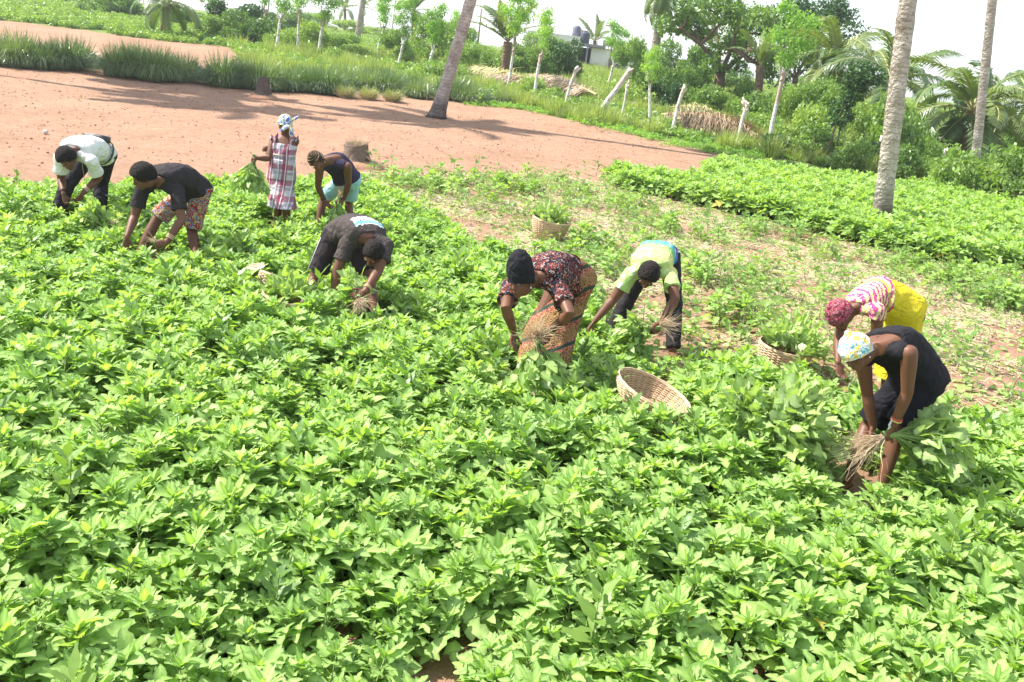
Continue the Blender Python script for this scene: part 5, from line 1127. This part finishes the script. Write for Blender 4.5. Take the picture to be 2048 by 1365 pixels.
# knife blade in the far hand
kw=J['WR']+unit(J['TR'])*.06; kb=empty('knife',kw,0,'thin curved knife between the hands of the person in black','knife')
g=Geo(); g.tube([kw,kw+img(-.2,.5,.3)*.07,kw+img(.15,1,.2)*.13],[.009,.010,.002],8,flat=.2,flatdir=CF); mobj('blade',g.mesh('blade',[plain('steel',(.6,.6,.6),.25,.8)],origin=kw),kb)
g=Geo(); g.tube([kw-img(-.2,.5,.3)*.08,kw],[.010,.010],8,ends=True); mobj('handle',g.mesh('handle',[plain('wood',(.2,.12,.07))],origin=kw),kb)

# ================= BUNCHES OF PULLED PLANTS =================
def bunch(hold,ld,label,n=60,L=.30,spread=.55,leaf=.085,roots=46,rd=None,rl=.16,rspread=.9,seed=0,down=.25,stemL=None,name='leaf_bunch',group=None):
    """hold = tied middle, ld = direction of the leafy end, rd = direction of the roots"""
    rn=np.random.default_rng(seed); hold=np.asarray(hold,float); ld=unit(ld); rd=-ld if rd is None else unit(rd)
    root=empty(name,hold,0,label,'bunch of leaves',group)
    gs=Geo(); e=unit(np.cross(ld,V3(.1,.2,1))); f=np.cross(ld,e)
    for i in range(n):
        a=rn.uniform(0,2*PI); rr=math.sqrt(rn.uniform(0,1))*spread; dr=unit(ld+rr*(e*math.cos(a)+f*math.sin(a)))
        Ln=L*rn.uniform(.35,1.0); p0=hold+(e*math.cos(a)+f*math.sin(a))*.02; tip=hold+dr*Ln+V3(0,0,-down*Ln*rr)
        if i%2==0: gs.tube([p0-ld*.05,p0+ld*.04,tip],[.0035,.003,.002],4,caps=False)
        az=math.atan2(-(tip-hold)[0],(tip-hold)[1])+rn.normal(0,.75)
        pit=math.asin(max(-1,min(1,dr[2])))+rn.normal(-.1,.45)
        o=bpy.data.objects.new('leaf',CUT[rn.integers(0,5)]); link(o,root)
        o.matrix_basis=lmat(Vector(tip-hold),az,pit,rn.normal(0,.8),leaf*rn.uniform(.75,1.25))
    mobj('stems',gs.mesh('stems',[M['stem']],origin=hold),root)
    if roots:
        gr=Geo(); e=unit(np.cross(rd,V3(.1,.2,1))); f=np.cross(rd,e)
        for i in range(roots):
            a=rn.uniform(0,2*PI); rr=rn.uniform(0,1); dr=unit(rd+rr*rspread*(e*math.cos(a)+f*math.sin(a)))
            rootlet(gr,hold+rd*.05+(e*math.cos(a)+f*math.sin(a))*.022*rr,dr,rl*rn.uniform(.5,1.2),rn.uniform(.0018,.0036),rn)
        mobj('roots',gr.mesh('roots',[M['root']],origin=hold),root)
    return root
def hold(J,q,k=.075): return J['W'+q]+unit(J['T'+q])*k
bunch(hold(JJ['girl'],'L'),V3(-.15,-.1,-1),'large leafy bunch hanging from the hand of the person in the plaid dress',230,.33,1.05,.095,14,rd=V3(0,0,1),rl=.05,seed=1)
bunch(hold(JJ['navy'],'R'),img(.0,-1,.15),'leafy bunch with brown roots held by the person with coiled braids',80,.28,.7,.095,60,rd=img(.35,.9,.3),rl=.17,rspread=.6,seed=2)
bunch(hold(JJ['grey'],'R'),img(-.25,.5,-.8),'leafy bunch with a pale root ball held by the person in the charcoal printed shirt',110,.28,.8,.10,130,rd=img(.35,-.8,.6),rl=.16,rspread=1.1,seed=3)
bunch(hold(JJ['wrap'],'R',.09)+img(-.4,.0,1)*.10,img(.1,-.8,.2),'leafy bunch with thick tangled roots held by the person in the black head wrap',150,.34,1.0,.105,230,rd=img(-.1,.35,1),rl=.19,rspread=1.5,seed=4)
bunch(hold(JJ['tiedye'],'R'),img(-1,-.05,.1),'leafy bunch held sideways with roots fanning right by the person in tie-dye',130,.34,.7,.10,110,rd=img(.9,.35,.3),rl=.22,rspread=.9,seed=5)
bunch(hold(JJ['front'],'R'),img(.95,-.05,.0),'biggest leafy bunch, held under the arm by the person in the black sleeveless top',230,.48,.72,.11,130,rd=img(-1,-.42,.1),rl=.38,rspread=.42,seed=6)
bunch(hold(JJ['yellow'],'R'),img(.2,-.6,-.3),'small bunch with roots in the hands of the person in the yellow wrapper',30,.2,.6,.11,50,rd=img(-.4,-.3,.8),rl=.14,seed=7)
bunch(hold(JJ['black'],'R'),img(.2,-.7,-.2),'thin handful of pulled stems held by the person in the black t-shirt',12,.2,.6,.10,16,rd=img(-.8,.5,.3),rl=.14,rspread=.5,seed=8)
p=onz(1520,862,.34); bunch(p,unit(img(.55,.25,.35)+V3(0,0,.0)),'wide pile of cut leaves with pale undersides lying left of the person in black',290,.52,.95,.12,24,rd=img(-1,-.25,0),rl=.2,seed=9)
p=onz(1500,835,.40); bunch(p,unit(img(-.1,.35,.4)),'darker cut bunch leaning on the left of the wide leaf pile',130,.30,1.1,.10,0,seed=10)
p=onz(212,440,.36); bunch(p,img(-.6,.35,.3),'cut bunch lying in the crop between the white-shirted and the black-shirted persons',120,.30,.9,.10,12,rd=img(1,-.35,0),rl=.15,seed=11)
# ================= BASKETS =================
def weave_mat(name,a,b):
    n=N(name); p=n.obj(); c=n.mix(n.noise(p,26,4,.6),a,b); return n.done(n.bsdf(c,.7,.3,n.bump(n.noise(p,90,3),.4,.01)))
WEAVE=weave_mat('split_cane',(.46,.31,.19),(.66,.50,.33)); STAKE=weave_mat('dark_cane',(.30,.19,.12),(.42,.28,.18))
def basket(loc,rt,rb,h,label,tilt=(0,0,0),rows=20,stakes=30,seed=0):
    root=empty('basket',loc,0,label,'basket','woven baskets in the field'); root.rotation_euler=tilt
    rn=random.Random(seed); K=stakes*4
    def rad(t): return rb+(rt-rb)*(1-(1-t)**1.7)
    for i in range(rows):
        t=(i+.5)/rows; z=h*t; R=rad(t); ph=PI*(i%2); hh=h/rows*.53; ring=[]
        for k in range(K):
            u=2*PI*k/K; rr=R+.0062*math.sin(u*stakes/1.0*.5*1+ph)*1.0; wz=z+.002*math.sin(u*5+i)
            er=V3(math.cos(u),math.sin(u),0)
            ring.append([er*(rr+.003)+V3(0,0,wz-hh),er*(rr+.0045)+V3(0,0,wz),er*(rr+.003)+V3(0,0,wz+hh),er*(rr-.003)+V3(0,0,wz+hh),er*(rr-.003)+V3(0,0,wz-hh)])
        g=Geo(); g.loft(ring,closed=True); mobj('cane_strip',g.mesh('cane_strip',[WEAVE]),root)
    g=Geo(); g.tube([V3(rad(t)*1.0,0,h*t) for t in (0,.25,.5,.75,1.0)],[.0055]*5,5,flat=.5,flatdir=V3(1,0,0)); sm=g.mesh('stake',[STAKE])
    for k in range(stakes):
        o=mobj('stake',sm,root); o.rotation_euler=(0,0,2*PI*(k+.5)/stakes)
    for zz,r2 in ((h,.010),(h+.012,.007),(.004,.010)):
        R=rad(min(1,zz/h)); g=Geo(); ring=[]
        for k in range(72):
            u=2*PI*k/72; er=V3(math.cos(u),math.sin(u),0); c=er*R+V3(0,0,zz+.002*math.sin(u*18))
            ring.append([c+r2*(er*math.cos(v)+V3(0,0,1)*math.sin(v)) for v in [2*PI*j/6 for j in range(6)]])
        g.loft(ring,closed=True); mobj('rim' if zz>.1 else 'base_ring',g.mesh('rim',[WEAVE]),root)
    g=Geo(); g.lump(V3(0,0,.012),[V3(rb,0,0),V3(0,rb,0),V3(0,0,.008)],36,6); mobj('base',g.mesh('base',[STAKE]),root)
    return root
# empty basket tilted over in the crop: its rim faces up, left and towards the viewer
p=onz(1302,794,.30); axis=Vector(tuple(unit(img(.42,.84,.33)))); 
basket(tuple(p-np.array(axis)*.10),.305,.21,.15,'empty open woven basket lying tilted in the crop below the tie-dye shirt person',axis.to_track_quat('Z','Y').to_euler(),20,34,1)
p=onz(1093,482,0); basket((p[0],p[1],.0),.29,.17,.35,'tall woven basket heaped with cut leaves, alone on the harvested strip',(.08,.10,0),24,30,2); b1=p
p2=onz(1562,745,.0); basket((p2[0],p2[1]+.1,-.02),.26,.18,.25,'woven basket full of leaves left of the person in yellow',(.02,.10,0),20,30,3)
p3=onz(575,596,.28); basket((p3[0],p3[1]+.05,0),.27,.18,.30,'woven basket half sunk in the crop just left of the legs-apart person',(.05,.12,0),22,30,4)
p4=onz(543,556,.24); basket((p4[0],p4[1],0.0),.20,.15,.24,'small greyish woven basket just left of the half sunk basket',(-.35,.25,0),16,26,5)
bunch((b1[0],b1[1],.28),V3(.15,-.10,1),'mound of cut leaves heaped in the basket on the harvested strip',260,.34,1.5,.10,0,seed=21)
bunch((p2[0]+.05,p2[1]+.10,.20),V3(.25,.1,1),'mound of cut leaves heaped in the basket left of the yellow wrapper',330,.40,1.7,.10,0,seed=22)
bunch((p3[0],p3[1]+.06,.24),V3(.0,.1,1),'cut leaves standing up in the half sunk basket',150,.30,1.5,.10,0,seed=23)
p=onz(512,536,.42); root=empty('woven_tray',p,0,'small pale woven tray lying flat on the crop left of the half sunk basket','tray'); root.rotation_euler=(.25,-.15,.3); root.scale=(.55,.55,.6)
for i in range(9):
    R=.03+.015*i; g=Geo(); ring=[]
    for k in range(40):
        u=2*PI*k/40; er=V3(math.cos(u)*1.0,math.sin(u)*.75,0); c=er*R+V3(0,0,.03*(R/.16)**2+.002*math.sin(u*10+i*PI))
        ring.append([c+.0075*(unit(er)*math.cos(v)+V3(0,0,1)*.4*math.sin(v)) for v in [2*PI*j/6 for j in range(6)]])
    g.loft(ring,closed=True); mobj('cane_ring',g.mesh('cane_ring',[plain('pale_cane',(.52,.42,.30),.6,.2,.15)]),root)
# ================= CROPS =================
def seg_dist(P,a,b):
    a=a[:2];b=b[:2];d=b-a;L=max(1e-6,d@d);t=np.clip(((P-a)@d)/L,0,1); return np.linalg.norm(P-(a+t[:,None]*d),axis=1)
r=np.random.default_rng(77)
def jitter_grid(lo,hi,sp,ang,j):
    n=int(max(hi[0]-lo[0],hi[1]-lo[1])/sp)+2; u,v=np.meshgrid(np.arange(-n,n),np.arange(-n,n)); c=(np.array(lo)+np.array(hi))/2
    x=u.ravel()*sp; y=v.ravel()*sp; ca,sa=math.cos(ang),math.sin(ang); P=np.stack([x*ca-y*sa,x*sa+y*ca],1)+c+r.normal(0,j,(len(x),2))
    return P[(P[:,0]>lo[0])&(P[:,0]<hi[0])&(P[:,1]>lo[1])&(P[:,1]<hi[1])]
P=jitter_grid((-10,1.9),(9.5,15),.127,.28,.040); P=P[inside(P,FIELD)]
P=P[np.abs(P[:,0])<P[:,1]*.66+1.6]
keep=np.ones(len(P),bool)
for q,J in JJ.items():
    for s_ in 'LR':
        tc=J['A'+s_]*1.0; uu=unit(-J['A'+s_][:2]); tc[:2]=tc[:2]+uu*.28; keep&=seg_dist(P,J['A'+s_],tc)>(.15 if q!='girl' else .05)
        wc=J['W'+s_]+J['T'+s_]*.08; tc=wc.copy(); tc[:2]=tc[:2]+unit(-wc[:2])*.16; keep&=(seg_dist(P,wc,tc)>.11)|(wc[2]>.8)
        keep&=seg_dist(P,J['A'+s_],J['K'+s_])>.13
    keep&=np.linalg.norm(P-((J['AL']+J['AR'])/2)[:2],axis=1)>(.24 if q not in('wrap',) else .34)
for b,rr_ in ((onz(1302,800,.2),.36),(onz(1335,790,.3),.30),(onz(1290,775,.1),.3),(p2,.20),(p3,.27),(p4,.2),(onz(1560,860,.1),.42),(onz(1655,930,.0),.17)): keep&=np.linalg.norm(P-b[:2],axis=1)>rr_
gap=np.array([noise.noise(Vector((a*1.3,b*1.3,5)))+.5*noise.noise(Vector((a*3.3,b*3.3,8))) for a,b in P]); keep&=gap>-.39
P=P[keep]
hs=np.array([1+.30*noise.noise(Vector((a*1.1,b*1.1,15))) for a,b in P])*r.uniform(.78,1.22,len(P))*1.0
order=np.argsort(np.hypot(P[:,0],P[:,1]))
dens=np.ones(len(P),bool)
_vis=np.array([ (-10<u<2058) and (v<1385) for u,v in (pix((P[i,0],P[i,1],.28)) for i in order)])
near=order[_vis][:300]; far=np.setdiff1d(order,near)
CROP='young lobed-leaf crop plant in the dense green field, nearest the viewer'
for k in near:
    d=int(r.integers(0,len(DESIGNS))); L,st=DESIGNS[d]
    root=empty('crop_plant',(P[k,0],P[k,1],0),float(r.uniform(0,6.28)),CROP,'crop plant','crop plants in the nearest rows'); s=float(hs[k]); root.scale=(s,s,s)
    root.rotation_euler.x=float(r.normal(0,.09)); root.rotation_euler.y=float(r.normal(0,.09))
    o=bpy.data.objects.new('stem',st); link(o,root)
    for m,mx in L:
        o=bpy.data.objects.new('leaf',YEL if r.random()<.001 else LEAVES[m]); link(o,root); o.matrix_basis=mx
def lance_weed(seed):
    q=random.Random(seed); L=[]; st=Geo(); st.tube([V3(0,0,0),V3(.01,0,.2),V3(.02,0,.38)],[.005,.004,.002],4)
    for i in range(18):
        z=.08+.30*i/17; az=i*2.4; L.append((LEAVES[8+i%3],lmat(Vector((0,0,z)),az,math.radians(10+45*i/17+q.uniform(-8,8)),q.uniform(-.3,.3),.17-.06*i/17)))
    return join_leaves('weed',L,st.mesh('s',[M['stem']]),mat=M['weed'])
LW=[lance_weed(i) for i in range(3)]
for i,(x,y,w) in enumerate(((545,1255,'below the middle of the left half'),(1345,1160,'low in the middle of the right half'),(1885,1175,'low at the right side'),(300,905,'in the left part of the field'),(1180,1310,'at the bottom edge just right of the middle'))):
    c=onz(x,y,.1); o=mobj('narrow_leaved_weed',LW[i%3]); o.location=(c[0],c[1],0); o.rotation_euler=(0,0,i*1.1); s=1+.15*(i%3); o.scale=(s,s,s); tag(o,'narrow-leaved weed standing among the crop %s'%w,'weed')
k=far; scatter('crop_field',np.column_stack([P[k],np.zeros(len(k))]),PLANTS*4+LW[:1],r.uniform(0,6.28,len(k)),hs[k],'dense green leafy crop filling the main field around the workers','crop',11,.1)
P=jitter_grid((1,14),(26,27),.165,.35,.045); P=P[inside(P,PLOT2)]; bb=onz(1760,460)[:2]; P=P[np.linalg.norm(P-bb-np.array([0,-.12]),axis=1)>.45]
row=np.sin((P[:,1]*.9+P[:,0]*.62)*2*PI/1.35)
h2=r.uniform(.9,1.2,len(P))*(1.27+.12*row)
scatter('crop_plot',np.column_stack([P,np.zeros(len(P))]),PLANTS,r.uniform(0,6.28,len(P)),h2,'dense second plot of the same crop on the right','crop',12,.1)
# ---- harvested strip: straw, wilted leaves, stray weeds ----
def litter(name,seed,n,R,mat,l0,l1,w):
    q=np.random.default_rng(seed); a=q.uniform(0,2*PI,n); rr=np.sqrt(q.random(n))*R; C=np.stack([rr*np.cos(a),rr*np.sin(a),q.uniform(.004,.035,n)],1); d=q.uniform(0,PI,n); L=q.uniform(l0,l1,n)
    U=np.stack([np.cos(d),np.sin(d),q.normal(0,.12,n)],1)*L[:,None]; Wv=np.stack([-np.sin(d),np.cos(d),q.normal(0,.2,n)],1)*w; V,F=quads(C,U,Wv); return np_mesh(name,V,F,False,[mat],attr={'tone':np.repeat(q.uniform(0,.8,n),4)})
STR=[litter('straw_bits',300+i,45,.30,M['straw'],.05,.20,.007) for i in range(3)]
LIT=[join_leaves('fallen_leaves',[(CUT[random.Random(i*9+j).randrange(5)],lmat(Vector((random.Random(i*7+j).uniform(-.2,.2),random.Random(i*5+j+50).uniform(-.2,.2),.02)),j*1.3,.1*j-.3,.6*math.sin(j*2),.085)) for j in range(7)],mat=M['leafcut']) for i in range(3)]
def weed(seed):
    q=random.Random(seed); L=[]; st=Geo(); h=q.uniform(.18,.42); st.tube([V3(0,0,0),V3(.02,0,h)],[.004,.002],3)
    for i in range(q.randint(6,10)):
        z=h*(.3+.7*i/9); az=i*2.4; L.append((LEAVES[q.choice([3,4,6,6,7,8])],lmat(Vector((math.sin(-az)*.035,math.cos(az)*.035,z)),az,math.radians(q.uniform(-15,45)),q.uniform(-.4,.4),q.uniform(.05,.105))))
    return join_leaves('weed',L,st.mesh('s',[M['stem']]),mat=M['weed'])
WDS=[weed(400+i) for i in range(5)]
lo,hi=(-4.6,6.6),(12,21); A=jitter_grid(lo,hi,.11,.2,.06); HA=~inside(A,FIELD)&~inside(A,PLOT2)&~inside(A,SOIL)&(np.abs(A[:,0])<A[:,1]*.66+1.5)&(A[:,1]<21.2)&(A[:,0]>-4.8); A=A[HA]
nz=np.array([noise.noise(Vector((a*.7,b*1.1,25)))+.6*noise.noise(Vector((a*2.6,b*2.6,28))) for a,b in A]); rid=np.sin((A[:,1]*1.0+A[:,0]*.55)*2*PI/.75)
z0=lambda Q: np.column_stack([Q,np.full(len(Q),.012)])
k=(nz+r.normal(0,.25,len(A))>.10+.45*np.clip((11.5-A[:,1])/3,0,1)); scatter('straw_litter',z0(A[k]),STR,r.uniform(0,6,k.sum()),r.uniform(.7,1.2,k.sum()),'dry straw strewn over the harvested strip','straw',13,.05)
k=(r.random(len(A))<.30*np.clip(.7+nz,0.1,1.3)); scatter('wilted_leaves',z0(A[k]),LIT,r.uniform(0,6,k.sum()),r.uniform(.6,1.2,k.sum()),'wilted leaves dropped over the harvested strip','leaves',14,.1)
k=(r.random(len(A))<.18*np.clip(.55+nz*1.3,0.05,1.5)); scatter('stray_weeds',z0(A[k]),WDS,r.uniform(0,6,k.sum()),r.uniform(.45,1.15,k.sum()),'stray weeds standing in the harvested strip','weeds',15,.15)
# denser left-over patches
pt=[]
for (x,y,R_,n_) in ((860,385,1.0,50),(950,375,1.3,60),(1060,385,1.2,45),(1180,545,.7,40),(1215,510,.6,30),(1990,610,.8,60),(1800,540,1.2,50),(1560,480,1.0,40),(1900,560,1.2,50),(1420,560,.9,40),(1360,470,.9,40),(1250,420,.9,30),(1470,640,.7,30)):
    c=onz(x,y)[:2]; pt.append(c+r.normal(0,R_*.5,(n_,2)))
pt=np.vstack(pt); scatter('left_over_plants',z0(pt),WDS+[PLANTS[0],PLANTS[3]],r.uniform(0,6,len(pt)),r.uniform(.5,1.2,len(pt)),'left-over plants standing in patches of the harvested strip','plants',16,.12)
S=[]
for x,y in ((862,372),(905,362),(955,355),(1055,352),(1170,352),(1192,355),(745,352),(780,360)): S.append(onz(x,y)[:2])
for i,c in enumerate(S):
    o=mobj('tall_weed',WDS[i%5]); o.location=(c[0],c[1],0); o.scale=(1.5,1.5,1.7); o.rotation_euler=(0,0,i); tag(o,'%s from left of the lone weeds at the edge of the bare soil'%['second','third','fourth','fifth','sixth','last','first','first but one'][i],'weed','lone weeds at the soil edge')
for (x,y,s) in ((910,258,1.2),(1195,258,1.2),(1405,300,1.6),(975,203,1.3)):
    pass
for i,(x,y,s,l) in enumerate(((1193,262,1.8,'small sapling on the weedy path near the strongly leaning post'),(1405,300,2.6,'dark-leaved sapling between the bare soil and the brown frond heap'),(958,212,2.0,'bright green sapling at the foot of the last grass clumps'))):
    b=gp(x,y); o=mobj('sapling',WDS[(i+2)%5]); o.location=tuple(b); o.scale=(s,s,s*1.2); tag(o,l,'sapling')

# ---- give look-alikes labels that tell their place ----
def ordinal_labels(objs,fmt):
    W_=['first','second','third','fourth','fifth','sixth','seventh','eighth','ninth','tenth','eleventh','twelfth','thirteenth','fourteenth','fifteenth','sixteenth','seventeenth','eighteenth','nineteenth','twentieth','twenty-first','twenty-second','twenty-third','twenty-fourth','twenty-fifth']
    objs=sorted(objs,key=lambda o:pix(np.array(o.location))[0])
    for i,o in enumerate(objs): o['label']=fmt(o,W_[min(i,24)])
from collections import defaultdict
_d=defaultdict(list)
for o in list(COL.objects):
    if o.get('category')=='bush': _d[o['label']].append(o)
for l,os_ in _d.items():
    if len(os_)>1: ordinal_labels(os_,lambda o,w:'%s from left, %s'%(w,l))
_f=[o for o in COL.objects if o.get('group')=='grass clumps along the bare soil' and 'big arching' in o['label']]
_fr=[o for o in _f if not o.get('back')]; _bk=[o for o in _f if o.get('back')]
ordinal_labels(_fr,lambda o,w:'%s big grass clump from the left, front row, at the bare soil'%w)
ordinal_labels(_bk,lambda o,w:'%s big grass clump from the left in the hidden back row'%w)
